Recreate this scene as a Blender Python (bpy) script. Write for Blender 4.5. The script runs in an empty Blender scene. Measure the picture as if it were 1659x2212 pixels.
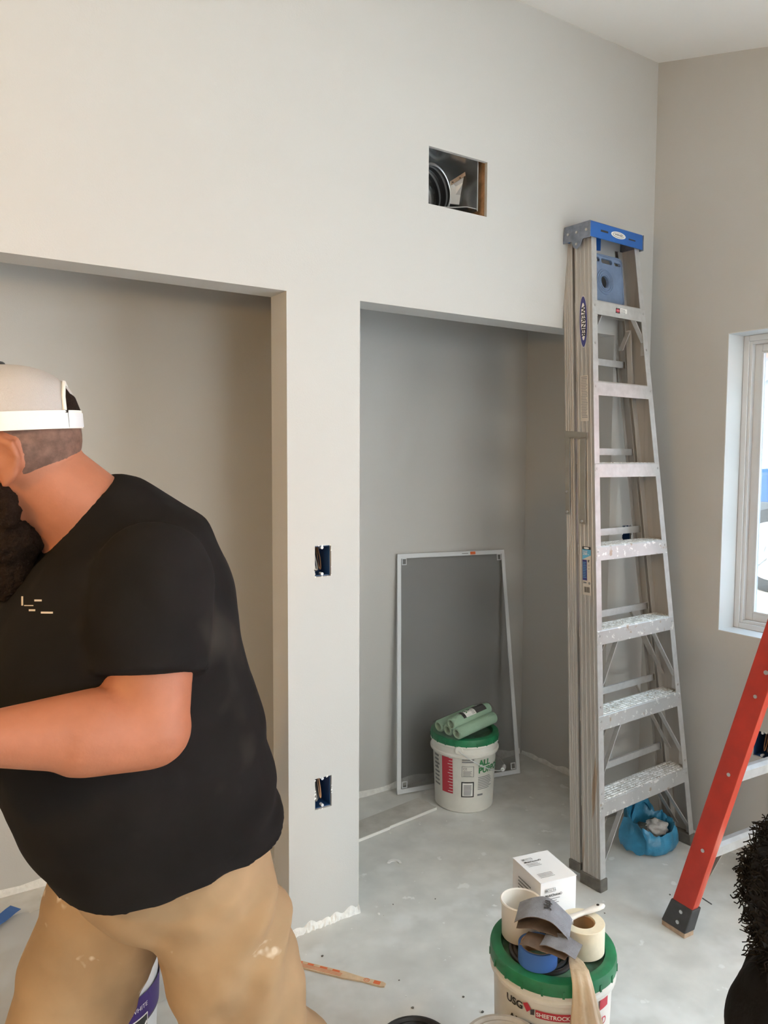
import bpy, bmesh, math, random
from mathutils import Vector, Matrix, noise
from mathutils.bvhtree import BVHTree
random.seed(7)
PI = math.pi
D = bpy.data
S = bpy.context.scene
COL = S.collection

# ------------------------------------------------------------------ camera
CAM_H = 1.52
F_PX, PIT, ROL, YAW = 1648.0, 0.07, 0.0045, 0.577
_r = Vector((math.cos(YAW), -math.sin(YAW), 0)); _f = Vector((math.sin(YAW), math.cos(YAW), 0)); _u = Vector((0, 0, 1))
FW = _f*math.cos(PIT) - _u*math.sin(PIT)
_u2 = _u*math.cos(PIT) + _f*math.sin(PIT)
RT = _r*math.cos(ROL) + _u2*math.sin(ROL)
UP = -_r*math.sin(ROL) + _u2*math.cos(ROL)
EYE = Vector((0, 0, CAM_H))
cam = D.cameras.new('camera'); camo = D.objects.new('camera', cam); COL.objects.link(camo)
cam.sensor_fit = 'VERTICAL'; cam.sensor_height = 36.0; cam.lens = F_PX/2212*36.0
cam.clip_start = 0.02; cam.clip_end = 200
m = Matrix((RT, UP, -FW)).transposed().to_4x4(); m.translation = EYE
camo.matrix_world = m
S.camera = camo

# ------------------------------------------------------------------ view, sky, sun, portals
S.view_settings.view_transform = 'Standard'
S.view_settings.look = 'None'
S.view_settings.gamma = 1.0
S.view_settings.use_curve_mapping = False
S.view_settings.exposure = 0.0
SKY = 22.0
LAMP = 50.0
FILL = 48.0  # energy of the unseen lamp added to fill the ceiling
W = D.worlds.new('sky'); S.world = W; W.use_nodes = True
nt = W.node_tree; nt.nodes.clear()
sky = nt.nodes.new('ShaderNodeTexSky'); sky.sky_type = 'PREETHAM'
sky.turbidity = 6.0
sky.sun_direction = (-0.75, 0.25, 0.62)
hs = nt.nodes.new('ShaderNodeHueSaturation'); hs.inputs['Saturation'].default_value = 0.65
bg = nt.nodes.new('ShaderNodeBackground'); bg.inputs[1].default_value = SKY
wo = nt.nodes.new('ShaderNodeOutputWorld')
nt.links.new(sky.outputs[0], hs.inputs['Color']); nt.links.new(hs.outputs[0], bg.inputs[0]); nt.links.new(bg.outputs[0], wo.inputs[0])
sun = D.lights.new('sun', 'SUN'); sun.energy = 5.0; sun.angle = 0.03; sun.color = (1, .95, .86)
suno = D.objects.new('sun', sun); COL.objects.link(suno)
suno.rotation_euler = Vector((0.75, -0.25, -0.62)).to_track_quat('-Z', 'Y').to_euler()

# room constants
YA, XB, YK, TH = 2.1116, 2.706, 2.847, 0.11
ZC, ZH, SL = 3.141, 2.020, 0.294
XL, YF = -3.0, -4.2
XP1, XP2, XCR = 1.022, 1.280, 2.479
# windows of the right wall (y0,y1,z0,z1) and of the rear wall (x0,x1,z0,z1)
WINB = [(0.84, 1.757, 0.855, 2.002), (-2.7, 0.45, 0.04, 2.16)]
WINR = [(-0.5, 1.5, 0.80, 2.10)]
def portal(loc, sx, sy, direction):
    l = D.lights.new('window_portal', 'AREA'); l.shape = 'RECTANGLE'; l.size = sx; l.size_y = sy; l.cycles.is_portal = True
    o = D.objects.new('window_portal', l); COL.objects.link(o); o.location = loc
    o.rotation_euler = Vector(direction).to_track_quat('-Z', 'Y').to_euler()
for y0, y1, z0, z1 in WINB: portal((XB+.22, (y0+y1)/2, (z0+z1)/2), z1-z0, y1-y0, (-1, 0, 0))
for x0, x1, z0, z1 in WINR: portal(((x0+x1)/2, YF-.22, (z0+z1)/2), x1-x0, z1-z0, (0, 1, 0))

# ------------------------------------------------------------------ pixel helpers (photo frame 1659 x 2212)
def ray(x, y): return RT*((x-829.5)/F_PX) - UP*((y-1106)/F_PX) + FW
def fl(x, y, z=0.0): d = ray(x, y); return EYE + d*((z-CAM_H)/d.z)
def onY(x, y, Y): d = ray(x, y); return EYE + d*(Y/d.y)
def onX(x, y, X): d = ray(x, y); return EYE + d*(X/d.x)
def atd(x, y, dep): return EYE + ray(x, y)*dep

# ------------------------------------------------------------------ materials
def mk(name):
    mt = D.materials.new(name); mt.use_nodes = True
    return mt, mt.node_tree, mt.node_tree.nodes['Principled BSDF']
def _n(t, ty, **kw):
    n = t.nodes.new(ty)
    for k, v in kw.items(): n.inputs[k].default_value = v
    return n
def c4(c): return (c[0], c[1], c[2], 1)
def mat(name, col, rough=.5, metal=0.0, var=0.0, vscale=8.0, bump=0.0, bscale=60.0, alpha=1.0, spec=.5, sheen=0.0, col2=None, trans=0.0):
    mt, t, b = mk(name)
    b.inputs['Roughness'].default_value = rough; b.inputs['Metallic'].default_value = metal
    b.inputs['Alpha'].default_value = alpha; b.inputs['Specular IOR Level'].default_value = spec
    b.inputs['Base Color'].default_value = c4(col)
    if sheen: b.inputs['Sheen Weight'].default_value = sheen
    if trans: b.inputs['Transmission Weight'].default_value = trans
    if var or col2 or bump:
        tc = t.nodes.new('ShaderNodeTexCoord')
        if var or col2:
            nz = _n(t, 'ShaderNodeTexNoise', Scale=vscale, Detail=5.0, Roughness=.6)
            t.links.new(tc.outputs['Object'], nz.inputs['Vector'])
            rp = t.nodes.new('ShaderNodeValToRGB')
            a = tuple(max(0, x*(1-var)) for x in col); c = col2 if col2 else tuple(min(1, x*(1+var)) for x in col)
            rp.color_ramp.elements[0].color = c4(a); rp.color_ramp.elements[0].position = .35
            rp.color_ramp.elements[1].color = c4(c); rp.color_ramp.elements[1].position = .68
            t.links.new(nz.outputs[0], rp.inputs[0]); t.links.new(rp.outputs[0], b.inputs['Base Color'])
        if bump:
            n2 = _n(t, 'ShaderNodeTexNoise', Scale=bscale, Detail=4.0)
            t.links.new(tc.outputs['Object'], n2.inputs['Vector'])
            bp = _n(t, 'ShaderNodeBump', Strength=bump, Distance=.01)
            t.links.new(n2.outputs[0], bp.inputs['Height']); t.links.new(bp.outputs[0], b.inputs['Normal'])
    return mt
def spatter(name, col, specks, rough=.6, metal=0.0, scale=40.0, lo=.60, hi=.64, var=.1, stretch=None, bump=0.1, spec=.4):
    """base colour with shaped flecks of paint or plaster on it"""
    mt, t, b = mk(name); b.inputs['Roughness'].default_value = rough; b.inputs['Metallic'].default_value = metal; b.inputs['Specular IOR Level'].default_value = spec
    tc = t.nodes.new('ShaderNodeTexCoord'); mp = t.nodes.new('ShaderNodeMapping')
    if stretch: mp.inputs['Scale'].default_value = stretch
    t.links.new(tc.outputs['Object'], mp.inputs[0])
    nz = _n(t, 'ShaderNodeTexNoise', Scale=9.0, Detail=5.0); t.links.new(mp.outputs[0], nz.inputs['Vector'])
    rp = t.nodes.new('ShaderNodeValToRGB')
    rp.color_ramp.elements[0].color = c4([x*(1-var) for x in col]); rp.color_ramp.elements[0].position = .3
    rp.color_ramp.elements[1].color = c4([min(1, x*(1+var)) for x in col]); rp.color_ramp.elements[1].position = .7
    t.links.new(nz.outputs[0], rp.inputs[0]); cur = rp.outputs[0]
    for i, (sc, sscale, l, h) in enumerate(specks):
        n2 = _n(t, 'ShaderNodeTexNoise', Scale=sscale, Detail=3.0, Roughness=.55)
        m2 = t.nodes.new('ShaderNodeMapping'); m2.inputs['Location'].default_value = (3.1*i+1.7, 5.3*i, 1.9*i)
        t.links.new(mp.outputs[0], m2.inputs[0]); t.links.new(m2.outputs[0], n2.inputs['Vector'])
        r2 = _n(t, 'ShaderNodeMapRange'); r2.inputs['From Min'].default_value = l; r2.inputs['From Max'].default_value = h
        t.links.new(n2.outputs[0], r2.inputs[0])
        mx = t.nodes.new('ShaderNodeMix'); mx.data_type = 'RGBA'
        t.links.new(r2.outputs[0], mx.inputs[0]); t.links.new(cur, mx.inputs[6]); mx.inputs[7].default_value = c4(sc); cur = mx.outputs[2]
    t.links.new(cur, b.inputs['Base Color'])
    if bump:
        bp = _n(t, 'ShaderNodeBump', Strength=bump, Distance=.004); t.links.new(nz.outputs[0], bp.inputs['Height']); t.links.new(bp.outputs[0], b.inputs['Normal'])
    return mt
def clear(name, tint, gloss, rough=.08, haze=0.0):
    mt = D.materials.new(name); mt.use_nodes = True; t = mt.node_tree; t.nodes.clear()
    o = t.nodes.new('ShaderNodeOutputMaterial'); tr = t.nodes.new('ShaderNodeBsdfTransparent'); tr.inputs[0].default_value = c4(tint)
    g = t.nodes.new('ShaderNodeBsdfGlossy'); g.inputs['Roughness'].default_value = rough
    mx = t.nodes.new('ShaderNodeMixShader'); mx.inputs[0].default_value = gloss
    t.links.new(tr.outputs[0], mx.inputs[1]); t.links.new(g.outputs[0], mx.inputs[2]); last = mx
    if haze:
        df = t.nodes.new('ShaderNodeBsdfDiffuse'); df.inputs[0].default_value = (.8, .82, .84, 1)
        tl = t.nodes.new('ShaderNodeBsdfTranslucent'); tl.inputs[0].default_value = (.8, .82, .84, 1)
        ad = t.nodes.new('ShaderNodeMixShader'); ad.inputs[0].default_value = .4; t.links.new(df.outputs[0], ad.inputs[1]); t.links.new(tl.outputs[0], ad.inputs[2])
        m2 = t.nodes.new('ShaderNodeMixShader'); m2.inputs[0].default_value = haze
        t.links.new(mx.outputs[0], m2.inputs[1]); t.links.new(ad.outputs[0], m2.inputs[2]); last = m2
    t.links.new(last.outputs[0], o.inputs[0]); return mt

M = {}
M['wall'] = mat('wall_paint', (.55, .54, .52), .75, bump=.05, bscale=220, spec=.25)
M['closet'] = M['wall']
M['ceil'] = mat('ceiling_paint', (.90, .89, .87), .8, bump=.04, bscale=200, spec=.2)
M['white'] = mat('white_vinyl', (.70, .72, .74), .35)
M['reveal'] = mat('white_return_paint', (.66, .67, .67), .6)
M['mud'] = mat('joint_compound', (.84, .83, .80), .85, bump=.6, bscale=90, var=.08, vscale=40)
M['floor'] = spatter('concrete_floor', (.67, .665, .635), [((.58, .575, .545), 3.5, .50, .72), ((.75, .75, .73), 6.0, .55, .70), ((.80, .80, .78), 15.0, .67, .71), ((.84, .84, .82), 60.0, .72, .74), ((.12, .11, .1), 95.0, .775, .785)], .7, var=.10, bump=.25)
M['alu'] = spatter('weathered_aluminium', (.60, .575, .54), [((.74, .73, .70), 30., .62, .68), ((.33, .25, .18), 26., .70, .74)], .42, .55, var=.10, stretch=(1, 1, .12), bump=.05)
M['rail'] = spatter('ladder_rail_aluminium', (.46, .432, .40), [((.42, .395, .365), 55., .52, .62), ((.33, .24, .17), 14., .71, .75)], .48, .35, var=.10, stretch=(1, 1, .06), bump=.05)
M['bright'] = mat('bright_aluminium', (.58, .58, .58), .42, .5, var=.08, vscale=30)
M['tread'] = spatter('paint_spattered_tread', (.60, .58, .54), [((.86, .85, .82), 60., .50, .56), ((.38, .31, .24), 75., .60, .65), ((.88, .87, .85), 140., .58, .62)], .55, .3, var=.1, bump=.3)
M['lip'] = spatter('stained_step_edge', (.54, .54, .54), [((.42, .34, .27), 30., .62, .68), ((.84, .84, .82), 45., .60, .66)], .42, .5, var=.08, bump=.1)
M['steel'] = mat('zinc_steel', (.55, .55, .55), .35, .8)
M['dkmetal'] = mat('dull_spreader_steel', (.33, .31, .27), .5, .5, var=.1)
M['blue'] = mat('blue_cap_plastic', (.02, .12, .42), .45, var=.08)
M['bluegrey'] = mat('blue_grey_plastic', (.16, .22, .34), .5, var=.12, vscale=20)
M['bracket'] = mat('scuffed_cap_bracket', (.20, .23, .29), .5, .3, var=.25, vscale=40)
M['rubber'] = mat('grey_rubber', (.13, .12, .105), .7, var=.2, vscale=40)
M['black'] = mat('black_plastic', (.02, .02, .022), .45)
M['dark'] = mat('dark_cavity', (.03, .028, .025), .9)
M['logowhite'] = mat('print_white', (.85, .83, .80), .5)
M['navy'] = mat('print_navy', (.05, .05, .20), .5)
M['ink'] = mat('print_black', (.03, .03, .03), .6)
M['greyink'] = mat('print_grey', (.22, .22, .22), .6)
M['redink'] = mat('print_red', (.50, .04, .06), .6)
M['greenink'] = mat('print_green', (.03, .20, .07), .6)
M['orangeink'] = mat('print_orange', (.75, .16, .05), .6)
M['ltblue'] = mat('print_sky_blue', (.12, .40, .62), .5)
M['tanlabel'] = mat('worn_label', (.58, .52, .45), .6)
M['boxblue'] = mat('blue_box_plastic', (.015, .06, .17), .4)
M['wire'] = mat('cable_sheath', (.30, .28, .25), .5)
M['copper'] = mat('bare_copper', (.55, .30, .16), .4, .8)
M['wood'] = mat('stud_wood', (.42, .24, .12), .7, var=.3, vscale=25)
M['stick'] = mat('stir_stick_wood', (.72, .52, .33), .7, var=.12, vscale=30)
M['galv'] = mat('galvanised_sheet', (.55, .56, .56), .22, .9, var=.10, vscale=12)
M['red'] = mat('red_fibreglass', (.43, .028, .014), .38, var=.12, vscale=14, bump=.05)
M['redscuff'] = spatter('scuffed_red_fibreglass', (.50, .055, .030), [((.62, .20, .15), 9., .54, .68)], .45, var=.12, stretch=(1, 1, .3))
M['boot'] = mat('black_ladder_boot', (.045, .045, .048), .55, var=.2, vscale=30)
M['pad'] = mat('tan_pad_and_warm_flange', (.42, .29, .20), .8, var=.2, vscale=40)
M['pail'] = mat('white_pail_plastic', (.74, .72, .66), .4, var=.05, vscale=14)
M['greenlid'] = mat('green_lid_plastic', (.015, .17, .07), .4, var=.18, vscale=25)
M['lidtop'] = mat('dusty_green_lid', (.10, .20, .13), .7, var=.35, vscale=25)
M['roller'] = mat('pale_green_nap', (.42, .62, .45), .95, bump=.8, bscale=350, var=.06)
M['core'] = mat('roller_core', (.46, .60, .40), .5)
M['wrap'] = clear('clear_wrap', (.97, .98, .97), .07, .10, .04)
M['sheet'] = clear('plastic_sheeting', (.95, .97, 1.0), .12, .2, .55)
M['tanbag'] = mat('tan_bag_film', (.70, .55, .38), .35, alpha=.82, bump=.3, bscale=60)
M['bag'] = mat('blue_bag_film', (.04, .24, .42), .32, var=.2, vscale=14, bump=.5, bscale=35, alpha=.93)
M['rag'] = mat('plaster_rags', (.50, .48, .46), .9, var=.3, vscale=18)
M['dkrag'] = mat('dark_rag', (.05, .055, .05), .9, var=.5, vscale=30)
M['drywall'] = mat('gypsum_board', (.50, .475, .43), .9, var=.12, vscale=10, col2=(.60, .575, .53))
M['gyp'] = mat('gypsum_core', (.84, .83, .78), .9)
M['carton'] = mat('white_carton', (.84, .84, .85), .55)
M['cream'] = mat('cream_masking_tape', (.80, .72, .55), .7, var=.04, vscale=50)
M['tub'] = mat('cream_plastic_tub', (.80, .75, .68), .45)
M['tapeblue'] = mat('painters_tape_blue', (.045, .14, .42), .6)
M['sand'] = mat('sanding_sheet_grit', (.27, .28, .31), .85, bump=.6, bscale=500, var=.15, vscale=30)
M['sandback'] = mat('sanding_sheet_back', (.16, .11, .08), .8, var=.3, vscale=25)
M['kraft'] = mat('kraft_backing', (.40, .24, .12), .8)
M['brush'] = mat('white_brush_handle', (.76, .74, .70), .4, var=.08, vscale=40)
M['can'] = mat('tin_can', (.35, .35, .34), .4, .8)
M['paint'] = mat('grey_wall_paint_film', (.40, .37, .33), .5, var=.12, vscale=20)
M['purple'] = mat('print_purple', (.045, .02, .16), .5)
M['purpledk'] = mat('print_dark_slate', (.08, .075, .09), .5)
M['glass'] = clear('window_glass', (.96, .985, .98), .05, .02)
M['dimglass'] = clear('view_dimming_glass', (.50, .54, .55), .05, .02)  # tint added to one pane to dim the overbright view outside
M['screen'] = clear('insect_mesh', (.66, .67, .68), .02, .5); 
M['skin'] = mat('skin', (.36, .13, .065), .55, var=.08, vscale=14, bump=.05, bscale=150)
M['skin2'] = mat('skin_brown', (.30, .16, .10), .55, var=.06, vscale=14)
M['tee'] = spatter('black_tee_cotton', (.012, .011, .011), [((.035, .032, .028), 5.0, .60, .75)], .95, var=.2, bump=.1, spec=.08)
M['khaki'] = spatter('khaki_canvas', (.34, .225, .125), [((.26, .17, .095), 5.0, .52, .70), ((.55, .45, .34), 14.0, .68, .72)], .85, var=.12, bump=.1)
M['capmesh'] = mat('cap_mesh', (.44, .41, .385), .8, bump=.3, bscale=500)
M['capwhite'] = mat('cap_white_twill', (.78, .76, .71), .75, bump=.1, bscale=300)
M['hair'] = mat('dark_brown_hair', (.016, .009, .006), .85, bump=.6, bscale=160, spec=.1)
M['stubble'] = mat('clipped_hair', (.15, .080, .055), .75, var=.3, vscale=60)
M['curl'] = mat('black_curly_hair', (.006, .0045, .0045), .6, spec=.2)
M['jacket'] = mat('black_jacket', (.007, .007, .008), .85, bump=.15, bscale=120, spec=.12)
M['boots'] = mat('brown_work_boot', (.10, .055, .03), .6)
M['eye'] = mat('eye_white', (.7, .68, .65), .3)
M['iris'] = mat('iris', (.05, .03, .02), .3)
M['ground'] = mat('pale_driveway', (.58, .55, .49), .9, var=.12, vscale=3)
M['truckblue'] = mat('truck_blue_paint', (.02, .10, .34), .25)
M['truckgrey'] = mat('truck_dark_cladding', (.10, .12, .14), .5)
M['tyre'] = mat('tyre_rubber', (.07, .075, .08), .8)
M['alloy'] = mat('alloy_wheel', (.70, .72, .74), .3, .6)
M['truckglass'] = mat('truck_glass', (.35, .42, .48), .08)
M['brick'] = D.materials.new('red_brick'); M['brick'].use_nodes = True
_t = M['brick'].node_tree; _b = _t.nodes['Principled BSDF']; _b.inputs['Roughness'].default_value = .9
_br = _n(_t, 'ShaderNodeTexBrick', Scale=1.0); _br.inputs['Color1'].default_value = (.42, .13, .10, 1); _br.inputs['Color2'].default_value = (.50, .18, .14, 1); _br.inputs['Mortar'].default_value = (.6, .55, .5, 1)
_br.inputs['Mortar Size'].default_value = .012; _br.inputs['Brick Width'].default_value = .24; _br.inputs['Row Height'].default_value = .085
_tc = _t.nodes.new('ShaderNodeTexCoord'); _mp = _t.nodes.new('ShaderNodeMapping'); _mp.inputs['Rotation'].default_value = (PI/2, 0, PI/2)
_t.links.new(_tc.outputs['Object'], _mp.inputs[0]); _t.links.new(_mp.outputs[0], _br.inputs['Vector']); _t.links.new(_br.outputs[0], _b.inputs['Base Color'])
M['paintyellow'] = mat('yellow_enamel', (.75, .50, .03), .4)
M['rooftile'] = mat('grey_shingle', (.16, .16, .17), .9, var=.2, vscale=8)
def emis(name, col, s):
    mt, t, b = mk(name); b.inputs['Emission Color'].default_value = c4(col); b.inputs['Emission Strength'].default_value = s; b.inputs['Base Color'].default_value = c4(col); return mt
M['lampglass'] = emis('lamp_glass', (1, .72, .42), 4.0)

# ------------------------------------------------------------------ mesh builder
class MB:
    def __init__(s): s.v = []; s.f = []; s.mi = []
    def add(s, vs, fs, mi=0):
        o = len(s.v); s.v += [Vector(q) for q in vs]; s.f += [tuple(i+o for i in f) for f in fs]; s.mi += [mi]*len(fs); return s
    def hexa(s, p, mi=0):  # 8 points: bottom 4 ccw, top 4
        return s.add(p, [(3, 2, 1, 0), (4, 5, 6, 7), (0, 1, 5, 4), (1, 2, 6, 5), (2, 3, 7, 6), (3, 0, 4, 7)], mi)
    def box(s, lo, hi, mi=0):
        a, b = lo, hi
        return s.hexa([(a[0], a[1], a[2]), (b[0], a[1], a[2]), (b[0], b[1], a[2]), (a[0], b[1], a[2]), (a[0], a[1], b[2]), (b[0], a[1], b[2]), (b[0], b[1], b[2]), (a[0], b[1], b[2])], mi)
    def obox(s, c, ax, ay, az, mi=0):  # centre and half-axis vectors
        c, ax, ay, az = map(Vector, (c, ax, ay, az))
        return s.hexa([c-ax-ay-az, c+ax-ay-az, c+ax+ay-az, c-ax+ay-az, c-ax-ay+az, c+ax-ay+az, c+ax+ay+az, c-ax+ay+az], mi)
    def bar(s, p, q, wv, tv, mi=0):  # bar from p to q with half-width vectors
        p, q, wv, tv = map(Vector, (p, q, wv, tv))
        return s.hexa([p-wv-tv, p+wv-tv, p+wv+tv, p-wv+tv, q-wv-tv, q+wv-tv, q+wv+tv, q-wv+tv], mi)
    def tube(s, pts, rad, n=10, mi=0, caps=True):
        pts = [Vector(q) for q in pts]; rs = rad if isinstance(rad, (list, tuple)) else [rad]*len(pts)
        prev = None; o = len(s.v)
        for i, q in enumerate(pts):
            tg = (pts[min(i+1, len(pts)-1)]-pts[max(i-1, 0)])
            tg = tg.normalized() if tg.length > 1e-9 else Vector((0, 0, 1))
            a = prev if prev is not None else (Vector((0, 0, 1)) if abs(tg.z) < .9 else Vector((1, 0, 0)))
            a = (a-tg*a.dot(tg)); a = a.normalized() if a.length > 1e-6 else tg.orthogonal().normalized()
            prev = a; b = tg.cross(a)
            for k in range(n):
                th = 2*PI*k/n; s.v.append(q+a*(math.cos(th)*rs[i])+b*(math.sin(th)*rs[i]))
        for i in range(len(pts)-1):
            for k in range(n):
                s.f.append((o+i*n+k, o+i*n+(k+1) % n, o+(i+1)*n+(k+1) % n, o+(i+1)*n+k)); s.mi.append(mi)
        if caps:
            s.f.append(tuple(o+k for k in reversed(range(n)))); s.f.append(tuple(o+(len(pts)-1)*n+k for k in range(n))); s.mi += [mi, mi]
        return s
    def rings(s, rings, mi=0, close=True, caps=True):
        n = len(rings[0]); o = len(s.v)
        for r in rings: s.v += [Vector(q) for q in r]
        for i in range(len(rings)-1):
            for k in range(n if close else n-1):
                s.f.append((o+i*n+k, o+i*n+(k+1) % n, o+(i+1)*n+(k+1) % n, o+(i+1)*n+k)); s.mi.append(mi)
        if caps:
            s.f.append(tuple(o+k for k in reversed(range(n)))); s.f.append(tuple(o+(len(rings)-1)*n+k for k in range(n))); s.mi += [mi, mi]
        return s
    def lathe(s, prof, c=(0, 0, 0), n=40, mi=0, mis=None):  # prof: [(r,z)], around z
        c = Vector(c); o = len(s.v); m_ = len(prof)
        for r_, z in prof:
            for k in range(n):
                th = 2*PI*k/n; s.v.append(c+Vector((max(r_, 1e-5)*math.cos(th), max(r_, 1e-5)*math.sin(th), z)))
        for i in range(m_-1):
            for k in range(n):
                s.f.append((o+i*n+k, o+i*n+(k+1) % n, o+(i+1)*n+(k+1) % n, o+(i+1)*n+k)); s.mi.append(mis[i] if mis else mi)
        return s
    def prism(s, poly, ex, mi=0):  # poly: 3d points, extruded by vector ex
        ex = Vector(ex); n = len(poly); p = [Vector(q) for q in poly]
        return s.add(p+[q+ex for q in p], [tuple(reversed(range(n))), tuple(range(n, 2*n))]+[(i, (i+1) % n, n+(i+1) % n, n+i) for i in range(n)], mi)
    def quad(s, a, b, c, d, mi=0): return s.add([a, b, c, d], [(0, 1, 2, 3)], mi)
    def xf(s, mat4):
        s.v = [mat4 @ q for q in s.v]; return s
    def mesh(s, name, smooth=False):
        me = D.meshes.new(name); me.from_pydata([tuple(q) for q in s.v], [], s.f)
        me.polygons.foreach_set('material_index', s.mi)
        if smooth: me.polygons.foreach_set('use_smooth', [True]*len(me.polygons))
        me.update(); return me
    def build(s, name, mats, parent=None, smooth=False, bevel=0.0, fix=True, autosmooth=None):
        me = s.mesh(name, smooth)
        if fix:
            bm = bmesh.new(); bm.from_mesh(me); bmesh.ops.recalc_face_normals(bm, faces=bm.faces); bm.to_mesh(me); bm.free()
        return put(name, me, mats, parent, bevel, autosmooth if autosmooth else (40 if smooth else None))
def put(name, me, mats, parent=None, bevel=0.0, sharp=None):
    o = D.objects.new(name, me); COL.objects.link(o)
    if not isinstance(mats, (list, tuple)): mats = [mats]
    for q in mats: me.materials.append(q)
    if bevel:
        b = o.modifiers.new('bevel', 'BEVEL'); b.width = bevel; b.segments = 2; b.limit_method = 'ANGLE'
    if sharp: me.set_sharp_from_angle(angle=math.radians(sharp))
    if parent is not None:
        o.parent = parent; o.matrix_parent_inverse = Matrix.Translation(-parent.location)
    return o
def tag(o, label, cat, group=None):
    o['label'] = label; o['category'] = cat
    if group: o['group'] = group
    return o
def thing(name, label, cat, loc=(0, 0, 0), group=None):
    o = D.objects.new(name, None); COL.objects.link(o); o.location = loc; o.empty_display_size = .05
    return tag(o, label, cat, group)
def struct(o): o['kind'] = 'structure'; return o
def lbl(o, s): o['label'] = s; return o

def text_mesh(s, size, align='CENTER', sx=1.0, bold=0.0):
    cu = D.curves.new('lettering', 'FONT'); cu.body = s; cu.size = size; cu.align_x = align; cu.align_y = 'CENTER'; cu.resolution_u = 3
    cu.offset = bold
    o = D.objects.new('lettering', cu); COL.objects.link(o)
    dg = bpy.context.evaluated_depsgraph_get(); me = D.meshes.new_from_object(o.evaluated_get(dg))
    COL.objects.unlink(o); D.objects.remove(o)
    vs = [(v.co.x*sx, v.co.y) for v in me.vertices]; fs = [tuple(p.vertices) for p in me.polygons]
    D.meshes.remove(me); return vs, fs
def rect2(x0, y0, x1, y1, nx=1):
    vs = []; fs = []
    for i in range(nx+1):
        x = x0+(x1-x0)*i/nx; vs += [(x, y0), (x, y1)]
    for i in range(nx): fs.append((2*i, 2*i+2, 2*i+3, 2*i+1))
    return vs, fs
def ell2(cx, cy, rx, ry, n=28):
    return [(cx+rx*math.cos(2*PI*k/n), cy+ry*math.sin(2*PI*k/n)) for k in range(n)], [tuple(range(n))]
def grid2(x0, y0, x1, y1, nx, ny):
    vs = [(x0+(x1-x0)*i/nx, y0+(y1-y0)*j/ny) for j in range(ny+1) for i in range(nx+1)]
    return vs, [(j*(nx+1)+i, j*(nx+1)+i+1, (j+1)*(nx+1)+i+1, (j+1)*(nx+1)+i) for j in range(ny) for i in range(nx)]
class Print:
    """flat print collected in 2-D with one material slot per ink, mapped to a surface"""
    def __init__(s): s.items = []
    def a(s, vf, mname, lift=0): s.items.append((vf, mname, lift)); return s
    def off(s, vf, dx, dy): return [(x+dx, y+dy) for x, y in vf[0]], vf[1]
    def text(s, t, size, x, y, mname, align='CENTER', sx=1.0, bold=0.0, lift=2, rot=0.0):
        vs, fs = text_mesh(t, size, align, sx, bold); c, sn = math.cos(rot), math.sin(rot)
        return s.a(([(x+a*c-b*sn, y+a*sn+b*c) for a, b in vs], fs), mname, lift)
    def rect(s, x0, y0, x1, y1, mname, lift=0, nx=1):
        nx = max(nx, int(abs(x1-x0)/.008)+1); return s.a(rect2(x0, y0, x1, y1, nx), mname, lift)
    def ell(s, cx, cy, rx, ry, mname, lift=0): return s.a(ell2(cx, cy, rx, ry), mname, lift)
    def lines(s, x0, x1, y0, dy, n, th, mname, lift=1, ragged=.25):
        for i in range(n):
            y = y0-dy*i; s.rect(x0, y-th/2, x1-(x1-x0)*ragged*random.random(), y+th/2, mname, lift)
        return s
    def build(s, name, parent, fn):
        mb = MB(); mats = []
        for (vs, fs), mn, lift in s.items:
            if mn not in mats: mats.append(mn)
            mb.add([fn(x, y, .0006+.0004*lift) for x, y in vs], fs, mats.index(mn))
        return mb.build(name, [M[q] for q in mats], parent, fix=False)
def flat(o, u, v, n=None):
    o, u, v = Vector(o), Vector(u).normalized(), Vector(v).normalized(); n = Vector(n).normalized() if n else u.cross(v)
    return lambda x, y, l: o+u*x+v*y+n*l
def wrapc(c, rfun, a0, zsign=1):
    c = Vector(c)
    def fn(x, z, l):
        R_ = rfun(z)+l*1.5+.0004; a = a0+x/rfun(z)
        return c+Vector((math.cos(a)*R_, math.sin(a)*R_, z))
    return fn

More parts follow.
